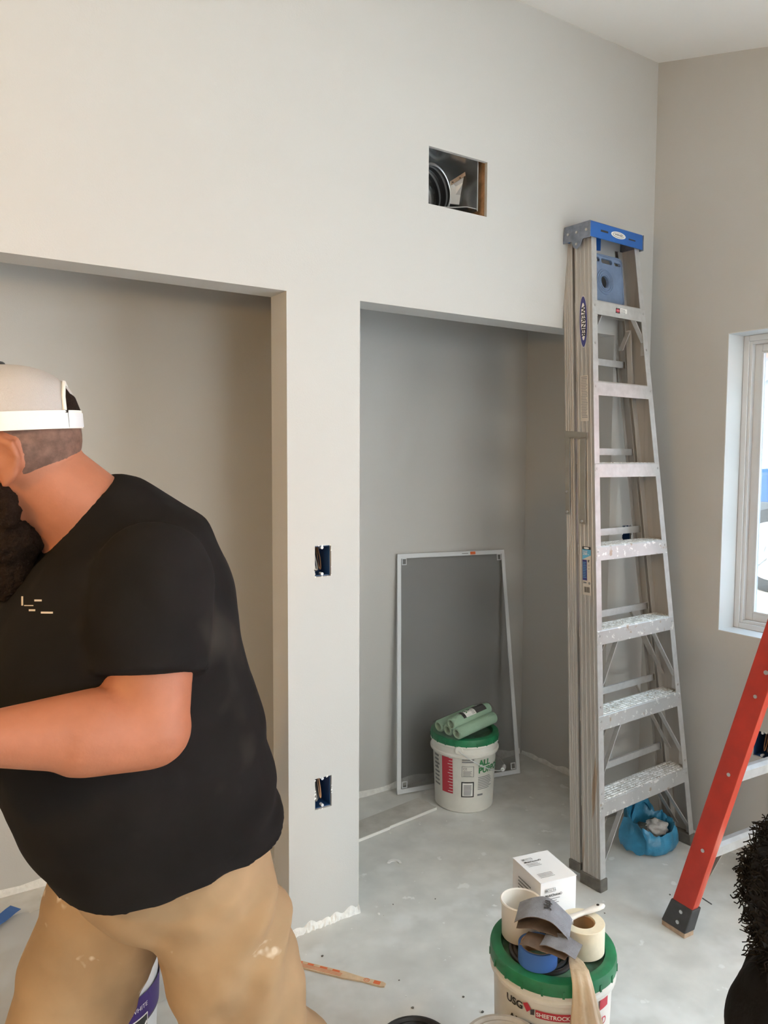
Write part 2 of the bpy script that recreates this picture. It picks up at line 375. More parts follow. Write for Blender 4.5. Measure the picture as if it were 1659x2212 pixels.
def holed(u0, u1, v0, v1, holes, t0, t1, fn):
    """slab with rectangular holes; fn(u,v,t) -> point"""
    us = sorted(set([u0, u1]+[h[0] for h in holes]+[h[1] for h in holes])); vs = sorted(set([v0, v1]+[h[2] for h in holes]+[h[3] for h in holes]))
    us = [q for q in us if u0 <= q <= u1]; vs = [q for q in vs if v0 <= q <= v1]
    def solid(i, j):
        if i < 0 or j < 0 or i >= len(us)-1 or j >= len(vs)-1: return False
        cu, cv = (us[i]+us[i+1])/2, (vs[j]+vs[j+1])/2
        return not any(h[0] < cu < h[1] and h[2] < cv < h[3] for h in holes)
    mb = MB()
    for i in range(len(us)-1):
        for j in range(len(vs)-1):
            if not solid(i, j): continue
            a, b, c, d = us[i], us[i+1], vs[j], vs[j+1]
            mb.quad(fn(a, c, t0), fn(b, c, t0), fn(b, d, t0), fn(a, d, t0)); mb.quad(fn(a, c, t1), fn(a, d, t1), fn(b, d, t1), fn(b, c, t1))
            if not solid(i-1, j): mb.quad(fn(a, c, t0), fn(a, d, t0), fn(a, d, t1), fn(a, c, t1))
            if not solid(i+1, j): mb.quad(fn(b, c, t0), fn(b, c, t1), fn(b, d, t1), fn(b, d, t0))
            if not solid(i, j-1): mb.quad(fn(a, c, t0), fn(a, c, t1), fn(b, c, t1), fn(b, c, t0))
            if not solid(i, j+1): mb.quad(fn(a, d, t0), fn(b, d, t0), fn(b, d, t1), fn(a, d, t1))
    me = mb.mesh('slab'); bm = bmesh.new(); bm.from_mesh(me); bmesh.ops.remove_doubles(bm, verts=bm.verts, dist=1e-5); bmesh.ops.recalc_face_normals(bm, faces=bm.faces); bm.to_mesh(me); bm.free()
    return me

# ================================================================== THE ROOM
XALC = -1.6      # left end of the left opening
BOX_A = [(1.1165, 1.1745, 1.147, 1.245), (1.1155, 1.176, .391, .494), (2.560, 2.618, 1.150, 1.245)]
VENT = (1.546, 1.800, 2.370, 2.557)
BOX_B = (1.532, 1.597, .408, .508)
VBIG = (1.36, 1.84, 2.30, 2.64)
holesA = [(XALC, XP1, -1, ZH), (XP2, XCR, -1, ZH), VBIG]+BOX_A
holesA = [(a, b, max(c, 0), d) for a, b, c, d in holesA]
wa = struct(put('wall_back', holed(XL, XB, 0, ZC, holesA, YA, YA+TH, lambda u, v, t: Vector((u, t, v))), M['wall']))
struct(put('wall_vent_board', holed(VBIG[0], VBIG[1], VBIG[2], VBIG[3], [VENT], YA, YA+.013, lambda u, v, t: Vector((u, t, v))), M['wall']))
holesB = [w_ for w_ in WINB]+[BOX_B]
wb = struct(put('wall_right', holed(YF-.15, YK+.1, -.1, 3.4, holesB, XB, XB+.16, lambda u, v, t: Vector((t, u, v))), M['wall']))
struct(put('wall_rear', holed(XL-.15, XB, -.1, 2.6, WINR, YF-.16, YF, lambda u, v, t: Vector((u, t, v))), M['wall']))
struct(MB().box((XL-.15, YF, -.1), (XL, YK+.1, 3.4)).build('wall_left', M['wall']))
struct(MB().box((XL, YK, 0), (XB, YK+.10, 3.36)).build('wall_closet_back', M['wall']))
struct(MB().box((1.312, YA+TH, 0), (1.345, YK, 2.22)).build('wall_closet_divider', M['wall']))
struct(MB().box((XL, YA+TH, 2.22), (XB, YK, 2.27)).build('ceiling_closet', M['wall']))
struct(MB().box((XL-.15, YF-.16, -.12), (XB+.16, YK+.1, 0)).build('floor', M['floor']))
# ceiling: sloping down from the tall wall, then level
ys = YK+.10; yk = YA-(ZC-2.44)/SL
def zc(y): return ZC+SL*(y-YA)
mb = MB()
mb.hexa([(XL, yk, 2.44), (XB, yk, 2.44), (XB, ys, zc(ys)), (XL, ys, zc(ys)), (XL, yk, 2.54), (XB, yk, 2.54), (XB, ys, zc(ys)+.1), (XL, ys, zc(ys)+.1)])
mb.box((XL, YF, 2.44), (XB, yk, 2.54))
struct(mb.build('ceiling', M['ceil']))

# ragged joint compound along the foot of the pillar and the closet walls
def mudstrip(name, p, q, nrm, h0, seed, dep=.006, n=40):
    rnd = random.Random(seed); p, q, nrm = Vector(p), Vector(q), Vector(nrm); bot = []; top = []; mid = []
    for i in range(n+1):
        a = p.lerp(q, i/n); hh = h0*(.40+1.1*abs(noise.noise(Vector((i*.13, seed, 0))))+.03*rnd.random())
        bot.append(a+nrm*(dep*(1+rnd.random()))); mid.append(a+nrm*(dep*(.7+.6*rnd.random()))+Vector((0, 0, hh*.6))); top.append(a+nrm*.0005+Vector((0, 0, hh)))
    mb = MB(); mb.rings([bot, mid, top], close=False, caps=False)
    back = [b-nrm*dep*.8 for b in bot]
    return struct(mb.build(name, M['mud'], fix=False))
mudstrip('trim_1', (XP1, YA, .0), (XP2, YA, .0), (0, -1, 0), .035, 3, .008)
mudstrip('trim_2', (1.35, YK, 0), (XB-.01, YK, 0), (0, -1, 0), .05, 5, .004)
mudstrip('trim_3', (XL, YK, 0), (1.31, YK, 0), (0, -1, 0), .05, 8, .004)
mudstrip('trim_4', (XB, YK-.01, 0), (XB, YA+TH, 0), (-1, 0, 0), .04, 9, .004)
mudstrip('trim_5', (XB, YA, 0), (XB, .3, 0), (-1, 0, 0), .03, 11, .004)

# windows: white returns, vinyl frame, sash, glass
def ringbars(mb, a0, a1, b0, b1, wd, t0, t1, fn, mi=0):
    def bx(x0, x1, y0, y1):
        mb.hexa([fn(x0, y0, t0), fn(x1, y0, t0), fn(x1, y1, t0), fn(x0, y1, t0), fn(x0, y0, t1), fn(x1, y0, t1), fn(x1, y1, t1), fn(x0, y1, t1)], mi)
    bx(a0, a0+wd, b0, b1); bx(a1-wd, a1, b0, b1); bx(a0+wd, a1-wd, b0, b0+wd); bx(a0+wd, a1-wd, b1-wd, b1)
def window(name, rect, fn):
    a0, a1, b0, b1 = rect
    root = D.objects.new(name, None); COL.objects.link(root); root.location = fn((a0+a1)/2, b0, .1); struct(root)
    mb = MB(); ringbars(mb, a0, a1, b0, b1, .003, 0.0, .098, fn); mb.build('drywall_return', M['reveal'], root)
    mb = MB(); ringbars(mb, a0+.003, a1-.003, b0+.003, b1-.003, .022, .098, .160, fn); mb.build('window_frame', M['white'], root, bevel=.002)
    mb = MB(); ringbars(mb, a0+.025, a1-.025, b0+.025, b1-.025, .012, .104, .155, fn); mb.build('inner_stop', M['white'], root, bevel=.0015)
    mb = MB(); ringbars(mb, a0+.037, a1-.037, b0+.037, b1-.037, .030, .122, .150, fn); mb.build('sash', M['white'], root, bevel=.002)
    mb = MB(); ringbars(mb, a0+.067, a1-.067, b0+.067, b1-.067, .007, .118, .135, fn); mb.build('glazing_bead', M['white'], root, bevel=.001)
    g = MB(); i = .070
    g.hexa([fn(a0+i, b0+i, .128), fn(a1-i, b0+i, .128), fn(a1-i, b1-i, .128), fn(a0+i, b1-i, .128), fn(a0+i, b0+i, .132), fn(a1-i, b0+i, .132), fn(a1-i, b1-i, .132), fn(a0+i, b1-i, .132)])
    g.build('pane', M['dimglass'] if name == 'window_1' else M['glass'], root)
for i, w_ in enumerate(WINB): window('window_%d' % (i+1), w_, lambda u, v, t: Vector((XB+t, u, v)))
for i, w_ in enumerate(WINR): window('window_%d' % (i+3), w_, lambda u, v, t: Vector((u, YF-t, v)))

# ================================================================== DUCT BOOT IN THE WALL
def duct():
    x0, x1, z0, z1 = VENT; yb = YA+.020; Y2 = 2.30
    root = thing('duct_boot', 'galvanised sheet metal duct boot with round collar inside the hole high in the wall', 'duct', ((x0+x1)/2, yb, z0))
    X0, X1 = x0-.13, x1-.024
    MB().box((X0, yb, z1+.004), (X1, Y2, z1+.007)).build('top_sheet', M['galv'], root)
    MB().hexa([(X1-.004, yb, z0+.02), (X1, yb, z0+.02), (X1, Y2, z0+.03), (X1-.004, Y2, z0+.03), (X1-.004, yb, z1+.004), (X1, yb, z1+.004), (X1, Y2, z1+.004), (X1-.004, Y2, z1+.004)]).build('side_sheet', M['galv'], root)
    MB().box((X0, Y2, z0-.02), (X1, Y2+.003, z1+.004)).build('back_sheet', M['galv'], root)
    # curved lower lip of the boot
    n = 16; a = [(X0+(X1-X0)*i/n, yb+.004, z0+.030-.022*math.sin(PI*min(1, i/n*1.15))) for i in range(n+1)]
    b = [(q[0], Y2, q[2]+.004) for q in a]
    mb = MB(); mb.rings([a, b, [(q[0], q[1], q[2]-.003) for q in b], [(q[0], q[1], q[2]-.003) for q in a], a], close=False, caps=False); mb.build('bottom_sheet', M['galv'], root, smooth=True)
    # folded gusset with screw holes between collar and corner
    p = onY(973, 391, Y2-.06); q = onY(1021, 363, yb+.05)
    k = onY(973, 440, Y2-.05); l_ = onY(1024, 445, yb+.07)
    mb = MB(); mb.add([p, q, l_, k], [(0, 1, 2, 3)]); mb.add([p+Vector((0, .003, 0)), q+Vector((0, .003, 0)), l_+Vector((0, .003, 0)), k+Vector((0, .003, 0))], [(3, 2, 1, 0)]); g = mb.build('gusset', M['galv'], root)
    e = (q-p).normalized(); dn = Vector((0, -.2, -1)).normalized()
    mb = MB(); mb.bar(p+dn*.008-Vector((0, .002, 0)), q+dn*.003-Vector((0, .002, 0)), dn*.007, Vector((0, .001, 0))); fo = mb.build('folded_flange', M['pad'], root); lbl(fo, 'folded flange with screw holes, warm light put into its tan colour')  # tan colour stands in for warm light on the galvanised fold
    for t_ in (.07, .4, .72):
        c = p.lerp(q, t_)+dn*.009-Vector((0, .005, 0)); MB().tube([c, c+Vector((0, .003, 0))], .0022, 8).build('screw_hole', M['dark'], fo)
    # collar ring facing the room, flexible duct inside
    cc = onY(922, 415, Y2-.05); R_ = .088
    ax = Vector((.25, -1, .05)).normalized(); s1 = Vector((1, .25, 0)).normalized(); s2 = ax.cross(s1).normalized()
    mb = MB(); n = 48
    prof = [(R_, .03), (R_, -.04), (R_-.006, -.044), (R_-.010, -.04), (R_-.010, .03)]
    mb.rings([[cc+s1*(r_*math.cos(2*PI*k/n))+s2*(r_*math.sin(2*PI*k/n))-ax*d_ for k in range(n)] for r_, d_ in prof], caps=False)
    mb.build('round_collar', M['steel'], root, smooth=True)
    mb = MB(); rr = []
    for i in range(14):
        r_ = R_-.013+(.004 if i % 2 else 0); rr.append([cc+s1*(r_*math.cos(2*PI*k/n))+s2*(r_*math.sin(2*PI*k/n))-ax*(-.02-.0 + .0) - ax*(-.025+.016*i)*1.0 for k in range(n)])
    mb.rings(rr, caps=False)
    e_ = rr[-1]; mb.add(e_, [tuple(range(n))]); fd = mb.build('flexible_duct', M['black'], root, smooth=False)
    return root
duct()
# studs around the duct opening
struct(MB().box((1.799, YA+.0135, 2.30), (1.838, YA+.10, 2.64)).build('wall_stud', M['wood']))
struct(MB().box((1.64, YA+.0135, 2.335), (1.797, YA+.10, 2.366)).build('wall_blocking', M['wood']))

# ================================================================== ELECTRICAL BOXES
def ebox(rect, fn, label, seed):
    a0, a1, b0, b1 = rect; rnd = random.Random(seed)
    root = thing('electrical_box', label, 'electrical box', fn((a0+a1)/2, b0, .02), 'open blue electrical boxes set in the drywall')
    mb = MB(); th = .0025; g = .001
    A0, A1, B0, B1 = a0+g, a1-g, b0+g, b1-g; d0, d1 = .008, .078
    def bx(x0, x1, y0, y1, t0, t1): mb.hexa([fn(x0, y0, t0), fn(x1, y0, t0), fn(x1, y1, t0), fn(x0, y1, t0), fn(x0, y0, t1), fn(x1, y0, t1), fn(x1, y1, t1), fn(x0, y1, t1)])
    bx(A0, A0+th, B0, B1, d0, d1); bx(A1-th, A1, B0, B1, d0, d1); bx(A0, A1, B0, B0+th, d0, d1); bx(A0, A1, B1-th, B1, d0, d1); bx(A0, A1, B0, B1, d1-th, d1)
    mb.build('shell', M['boxblue'], root)
    cx = (a0+a1)/2
    for bb in (B0+.006, B1-.006):
        MB().tube([fn(cx, bb, .006), fn(cx, bb, .02)], .005, 10).build('screw_ear', M['white'], root)
    for k in range(4):
        x_ = A0+.010+.011*k+rnd.uniform(-.002, .002); amp = rnd.uniform(.008, .014); hgt = (B1-B0)
        pts = []
        for i in range(15):
            t = i/14; pts.append(fn(min(max(x_+amp*math.sin(t*PI*1.5+k)*.6, A0+.007), A1-.007), B1-.010-(hgt-.026)*math.sin(t*PI)**.8, .066-.040*math.sin(t*PI)+.004*k))
        MB().tube(pts, .0026, 6).build('wire', [M['wire'], M['wire'], M['black'], M['copper']][k], root, smooth=True)
    # torn drywall paper and mud at the cut
    mb = MB()
    for k in range(14):
        t = rnd.random(); side = k % 4
        x_, y_ = (a0, b0+(b1-b0)*t) if side == 0 else (a1, b0+(b1-b0)*t) if side == 1 else (a0+(a1-a0)*t, b0) if side == 2 else (a0+(a1-a0)*t, b1)
        s_ = rnd.uniform(.0015, .004); mb.add([fn(x_-s_, y_-s_, -.0008), fn(x_+s_, y_-s_*.5, -.0008), fn(x_+s_*.6, y_+s_, -.0008), fn(x_-s_*.7, y_+s_*.8, -.0008)], [(0, 1, 2, 3)])
    mb.build('torn_edge', M['mud'], root, fix=False)['kind'] = 'stuff'
fA = lambda u, v, t: Vector((u, YA+t, v))
fB = lambda u, v, t: Vector((XB+t, u, v))
ebox(BOX_A[0], fA, 'open blue electrical box with wires, upper of the two on the pillar', 1)
ebox(BOX_A[1], fA, 'open blue electrical box with wires, lower of the two on the pillar', 2)
ebox(BOX_A[2], fA, 'open blue electrical box behind the tall step ladder beside the closet', 3)
ebox(BOX_B, fB, 'open blue electrical box with wires below the window behind the red ladder', 4)

# ================================================================== ALUMINIUM STEP LADDER
LFL, LTL = Vector((2.053, 1.747, 0)), Vector((2.209, 2.0, 2.334))
LFR, LTR = Vector((2.638, 1.781, 0)), Vector((2.500, 2.017, 2.334))
LU = (LFR-LFL).normalized(); LV = ((LTL+LTR)/2-(LFL+LFR)/2).normalized(); LN = LV.cross(LU).normalized()
if LN.y < 0: LN = -LN
LN = Vector((LN.x, LN.y, 0)).normalized()
def LL(z): return LFL.lerp(LTL, z/2.334)
def LR(z): return LFR.lerp(LTR, z/2.334)
def ladder():
    root = thing('step_ladder', 'tall aluminium step ladder with blue cap leaning closed against the wall by the closet', 'ladder', (2.34, 1.78, 0))
    def rail(side, name, d0, d1, z0, z1, inset, fw, m_):
        base = (LL if side < 0 else LR); inn = LU*(-side)
        prof = [(0, d0), (0, d1), (fw, d1), (fw, d1-.003), (.003, d1-.003), (.003, d0+.003), (fw, d0+.003), (fw, d0)]
        # shallow ribs on the outside of the web
        nr = 4; rib = []
        for k in range(nr):
            a = d0+(d1-d0)*(k+.6)/(nr+.2); rib += [(0, a), (-.0012, a+.002), (-.0012, a+.007), (0, a+.009)]
        prof = [prof[0]]+rib+prof[1:]
        rs = [[base(z)+inn*(inset+s_)+LN*d_ for s_, d_ in prof] for z in (z0, (z0+z1)/2, z1)]
        return MB().rings(rs).build(name, m_, root)
    for s_ in (-1, 1):
        rail(s_, 'front_rail', 0, .078, .03, 2.345, 0, .028, M['rail'])
        rail(s_, 'rear_rail', .092, .134, .055, 2.35, .004, .02, M['rail'])
        # front flange face: light falling on it is put into a brighter strip
        base = (LL if s_ < 0 else LR); inn = LU*(-s_)
        mb = MB(); rs = []
        for z in (.03, 1.2, 2.345):
            p = base(z); rs.append([p+inn*0-LN*.0008, p+inn*.029-LN*.0008, p+inn*.029+LN*.0015, p+LN*.0015])
        mb.rings(rs).build('flange', M['bright'], root)
        # shoe
        p = base(0); a = LN*.044; mb = MB(); mb.hexa([base(z)+inn*(-.006 if i in (0, 3) else .034)+LN*(-.006 if i in (0, 1) else .086) for z in (0, .042) for i in range(4)])
        sh = mb.build('shoe', M['rubber'], root, bevel=.003)
        mb = MB(); mb.hexa([base(z)+inn*(-.004 if i in (0, 3) else .03)+LN*(.088 if i in (0, 1) else .138) for z in (.028, .062) for i in range(4)]); mb.build('shoe', M['rubber'], root, bevel=.003)
    # steps
    zs = [.305+.3005*i for i in range(7)]
    dep = .082; hh = .052
    for i, z in enumerate(zs):
        prof = [(-.002, z-hh), (-.002, z-.004), (.0, z)]
        for k in range(6):
            d_ = .004+k*.0125; prof += [(d_, z), (d_+.002, z+.0025), (d_+.007, z+.0025), (d_+.009, z)]
        prof += [(dep, z), (dep, z-hh*.7), (dep-.003, z-hh*.7), (dep-.003, z-.006), (.002, z-.006), (.002, z-hh)]
        def side(sd):
            return [((LL if sd < 0 else LR)(zz)+LU*(-sd)*.003+LN*d_) for d_, zz in prof]
        # keep the tread level in depth
        st_ = MB().rings([side(-1), side(1)]); st_.mi[0] = 1; st_.mi[1] = 1
        st_.build('step', [M['tread'] if i < 5 else M['alu'], M['lip'] if i < 4 else M['bright']], root)
        for sd in (-1, 1):
            c = (LL if sd < 0 else LR)(z-.02)+LU*(-sd)*.014; MB().tube([c-LN*.004, c], .0045, 8).build('rivet', M['steel'], root)
    # diagonal braces from the steps down to the rails
    for i in (0, 1, 2, 6):
        z = zs[i]
        for sd in (-1, 1):
            base = (LL if sd < 0 else LR); inn = LU*(-sd)
            drop = .24 if i < 6 else .13
            p = base(z-.045).lerp((LR if sd < 0 else LL)(z-.045), .27 if i < 6 else .20)+LN*.012; q = base(z-drop)+inn*.012+LN*.012
            w_ = LN*.009; d_ = (q-p).normalized(); t_ = d_.cross(LN).normalized()*.0016
            MB().bar(p, q, w_, t_).bar(q, q-Vector((0, 0, .05)), LN*.009, LU*.002).build('brace', M['bright'], root)
            if i < 3 :
                p2 = p+LN*.05; q2 = q+LN*.055; MB().bar(p2, q2, w_, t_).build('brace', M['rail'], root)
            c = q-LN*.016-Vector((0, 0, .03)); MB().tube([c-LN*.003, c+LN*.004], .0045, 8).build('rivet', M['steel'], root)
    # rear horizontals
    for z in (.36, .64, .93, 1.24, 1.55, 1.90):
        a, b = LL(z)+LU*.006+LN*.11, LR(z)-LU*.006+LN*.11
        MB().bar(a, b, Vector((0, 0, .013)), LN*.004).build('rear_rung', M['bright'], root)
    for z in (.64, .93):
        for sd in (-1, 1):
            base = (LL if sd < 0 else LR); oth = (LR if sd < 0 else LL)
            p = base(z-.01).lerp(oth(z-.01), .25)+LN*.112; q = base(z-.2)-LU*sd*.012+LN*.112; MB().bar(p, q, LN*.006, (q-p).normalized().cross(LN)*.0016).build('brace', M['rail'], root)
    # blue top cap with grey end brackets
    z0, z1 = 2.338, 2.396
    c0 = LL(2.334)-LU*.020-LN*.012; c1 = LR(2.334)+LU*.006-LN*.012
    zz = Vector((0, 0, 1)); dpt = .118
    def cp(p, d_, z): return Vector((p.x, p.y, z))+LN*d_
    mb = MB()
    mb.hexa([cp(c0, 0, z1-.006), cp(c1, 0, z1-.006), cp(c1, dpt, z1-.006), cp(c0, dpt, z1-.006), cp(c0, 0.003, z1), cp(c1, 0.003, z1), cp(c1, dpt, z1), cp(c0, dpt, z1)])
    mb.hexa([cp(c0, 0, z0), cp(c1, 0, z0), cp(c1, .005, z0), cp(c0, .005, z0), cp(c0, 0, z1-.005), cp(c1, 0, z1-.005), cp(c1, .005, z1-.005), cp(c0, .005, z1-.005)])
    mb.hexa([cp(c0, dpt-.005, z0), cp(c1, dpt-.005, z0), cp(c1, dpt, z0), cp(c0, dpt, z0), cp(c0, dpt-.005, z1-.005), cp(c1, dpt-.005, z1-.005), cp(c1, dpt, z1-.005), cp(c0, dpt, z1-.005)])
    cap = mb.build('top_cap', M['blue'], root, bevel=.003)
    for c_, sg in ((c0, -1), (c1, 1)):
        o_ = c_+LU*(sg*.001); pl = []
        for d_, z in ((-.002, z1-.002), (dpt+.002, z1-.002), (dpt+.010, z0-.004), (.085, z0-.004), (.075, z0-.028), (.06, z0-.036), (.045, z0-.028), (.034, z0-.004), (-.002, z0-.004)): pl.append(cp(o_, d_, z))
        br = MB().prism(pl, LU*(sg*.003)).build('end_bracket', M['bracket'], cap, bevel=.001)
        for d_, z in ((.015, z0+.025), (.06, z0+.025), (.10, z0+.025), (.06, z0-.018)):
            c = cp(o_, d_, z)+LU*(sg*.003); MB().tube([c, c+LU*(sg*.003)], .005, 8).build('rivet', M['steel'], root)
    # slots and oval badge on the cap front
    pr = Print(); wl = (c1-c0).length
    pr.ell(0, 0, .044, .0125, 'logowhite'); pr.ell(0, 0, .034, .009, 'ink', 1); pr.ell(0, 0, .032, .0078, 'logowhite', 2); pr.text('WERNER', .0105, 0, 0, 'ink', sx=1.15, bold=.0002, lift=3)
    pr.rect(-.105, -.004, -.062, .003, 'dark', 1); pr.rect(.062, -.006, .105, -.001, 'dark', 1)
    mid = (c0+c1)/2+LU*.005; pr.build('badge', cap, flat(Vector((mid.x, mid.y, (z0+z1)/2)), LU, zz, -LN))
    # pail shelf folded up behind the top step
    zb, zt = 2.115, 2.305
    def sp(x, z, d_=.05): return LL(z).lerp(LR(z), .5)+LU*x+LN*d_
    hx = .098
    def shelf_xy():
        pts = []
        for cx_, cy_, a0 in ((hx-.02, .02, -PI/2), (hx-.02, .17, 0), (-hx+.02, .17, PI/2), (-hx+.02, .02, PI)):
            for k in range(5): a = a0+k*PI/8; pts.append((cx_+.02*math.cos(a), cy_+.02*math.sin(a)))
        return pts
    bm = bmesh.new()
    outer = shelf_xy(); holes = [ell2(-.018, .085, .0225, .0225, 24)[0]]
    def slot(cx_, cy_, a, b): return [(cx_+(a if math.cos(t) > 0 else -a)+b*math.cos(t), cy_+b*math.sin(t)) for t in [2*PI*(k+.5)/16 for k in range(16)]]
    holes += [slot(0, .165, .024, .009), slot(.065, .163, .014, .006), slot(-.065, .167, .014, .008)]
    loops = []
    for lp in [outer]+holes:
        vs = [bm.verts.new((x, y, 0)) for x, y in lp]; loops += [bm.edges.new((vs[i], vs[(i+1) % len(vs)])) for i in range(len(vs))]
    bmesh.ops.triangle_fill(bm, use_beauty=True, use_dissolve=False, edges=loops)
    ex = bmesh.ops.extrude_face_region(bm, geom=bm.faces[:]); bmesh.ops.translate(bm, verts=[v for v in ex['geom'] if isinstance(v, bmesh.types.BMVert)], vec=(0, 0, .012))
    bmesh.ops.recalc_face_normals(bm, faces=bm.faces)
    for v in bm.verts: v.co = sp(v.co.x, zb+v.co.y, .045-v.co.z*0+v.co.z)
    me = D.meshes.new('pail_shelf'); bm.to_mesh(me); bm.free(); sh = put('pail_shelf', me, M['bluegrey'], root, bevel=.002)
    cc = lambda x, y, d_: sp(x, zb+y, d_)
    for R_ in (.028, .038, .047):
        MB().tube([cc(-.018+R_*math.cos(2*PI*k/36), .085+R_*math.sin(2*PI*k/36), .044) for k in range(37)], .003, 6).build('raised_ring', M['bluegrey'], sh, smooth=True)
    MB().tube([cc(x*.93, y*.93+.006, .044) for x, y in shelf_xy()[:]+[shelf_xy()[0]]], .0028, 6).build('raised_rim', M['bluegrey'], sh, smooth=True)
    # spreader bars, folded
    for sd in (-1, 1):
        base = (LL if sd < 0 else LR); o_ = LU*(sd*.005)
        if sd < 0:
            MB().bar(base(1.605)+o_+LN*.025, base(1.615)+o_+LN*.132, zz*.013, LU*.0015).build('spreader', M['dkmetal'], root)
            MB().bar(base(1.60)+o_*1.8+LN*.042, base(1.285)+o_*1.8+LN*.050, LN*.011, LU*.0015).bar(base(1.34)+o_*1.8+LN*.048, base(1.285)+o_*1.8+LN*.050, LN*.013, LU*.0016).build('spreader', M['dkmetal'], root)
            MB().bar(base(1.60)+o_*1.8+LN*.116, base(1.315)+o_*1.8+LN*.118, LN*.010, LU*.0015).build('spreader', M['dkmetal'], root)
            for z, d_ in ((1.295, .05), (1.325, .118), (1.40, .118)): MB().tube([base(z)+o_+LN*d_, base(z)+o_*3+LN*d_], .0045, 8).build('rivet', M['steel'], root)
        else:
            o2 = -LU*.03
            MB().bar(base(2.03)+o2+LN*.06, base(1.82)+o2+LN*.075, LN*.010, LU*.004).build('spreader', M['rail'], root)
            MB().bar(base(2.03)+o2+LN*.06, base(1.95)+o2*2.2+LN*.08, LN*.010, LU*.002).build('spreader', M['rail'], root)
    # stickers on the outside of the left rail; print frame: x along the rail depth, y along the rail
    vy = (LTL-LFL).normalized(); out = -LU
    def onrail(z): return flat(LL(z)+LN*.039+out*.0015, -LN, vy, out)
    pr = Print(); pr.ell(0, 0, .0185, .098, 'logowhite'); pr.ell(0, 0, .0175, .096, 'navy', 1); pr.ell(0, 0, .0105, .071, 'logowhite', 2)
    pr.text('WERNER', .026, 0, 0, 'ink', rot=-PI/2, sx=1.12, bold=.0007, lift=3); lbl(pr.build('logo_sticker', root, onrail(2.03)), 'tall oval maker sticker with dark lettering')
    pr = Print(); pr.rect(-.018, -.085, .018, .085, 'tanlabel')
    for k in range(26): pr.rect(-.015+random.uniform(0, .003), .078-.006*k, .015-random.uniform(0, .008), .0805-.006*k, 'greyink', 1)
    lbl(pr.build('instruction_sticker', root, onrail(1.745)), 'worn tan instruction sticker with fine print')
    pr = Print(); pr.rect(-.019, -.088, .019, .088, 'tanlabel'); pr.rect(-.019, .078, .019, .088, 'ink', 1); pr.ell(0, .083, .012, .003, 'logowhite', 2)
    pr.a(([(-.019, .078), (.019, .078), (.019, .058), (-.019, .040)], [(0, 3, 2, 1)]), 'ltblue', 1)
    pr.text('★★★', .008, -.006, .071, 'logowhite', lift=3); pr.text('250', .013, -.006, .062, 'logowhite', bold=.0003, lift=3); pr.text('lb', .007, .009, .060, 'logowhite', lift=3)
    pr.rect(-.019, -.035, .001, .040, 'navy', 1); pr.lines(-.017, -.001, .03, .006, 10, .002, 'ltblue', 2)
    pr.text("8'", .012, .010, .036, 'ink', bold=.0004, lift=3); pr.text("12'", .008, .010, .020, 'ink', lift=3); pr.text("10'", .008, .010, .008, 'ink', lift=3); pr.text('1', .007, .010, -.003, 'ink', lift=3)
    pr.rect(-.016, -.046, -.002, -.040, 'greyink', 1); pr.ell(.011, -.044, .005, .005, 'greyink', 1)
    x_ = -.012
    for k in range(9): w_ = random.choice((.0012, .002)); pr.rect(x_, -.078, x_+w_, -.058, 'ink', 1); x_ += w_+.0012
    lbl(pr.build('rating_sticker', root, onrail(1.115)), 'blue and white load rating sticker with barcode')
    # warning label on the top step
    pr = Print(); pr.rect(-.036, -.011, .036, .011, 'logowhite'); pr.rect(-.034, -.010, -.007, .010, 'ink', 1); pr.ell(-.0205, 0, .011, .0065, 'redink', 2); pr.text('DANGER', .0042, -.0205, 0, 'logowhite', lift=3); pr.lines(-.003, .03, .006, .005, 3, .002, 'greyink', 1)
    z = zs[6]-.026; mm = LL(z).lerp(LR(z), .52); pr.build('warning_label', root, flat(mm-LN*.002, LU, zz, -LN))
    return root
ladder()

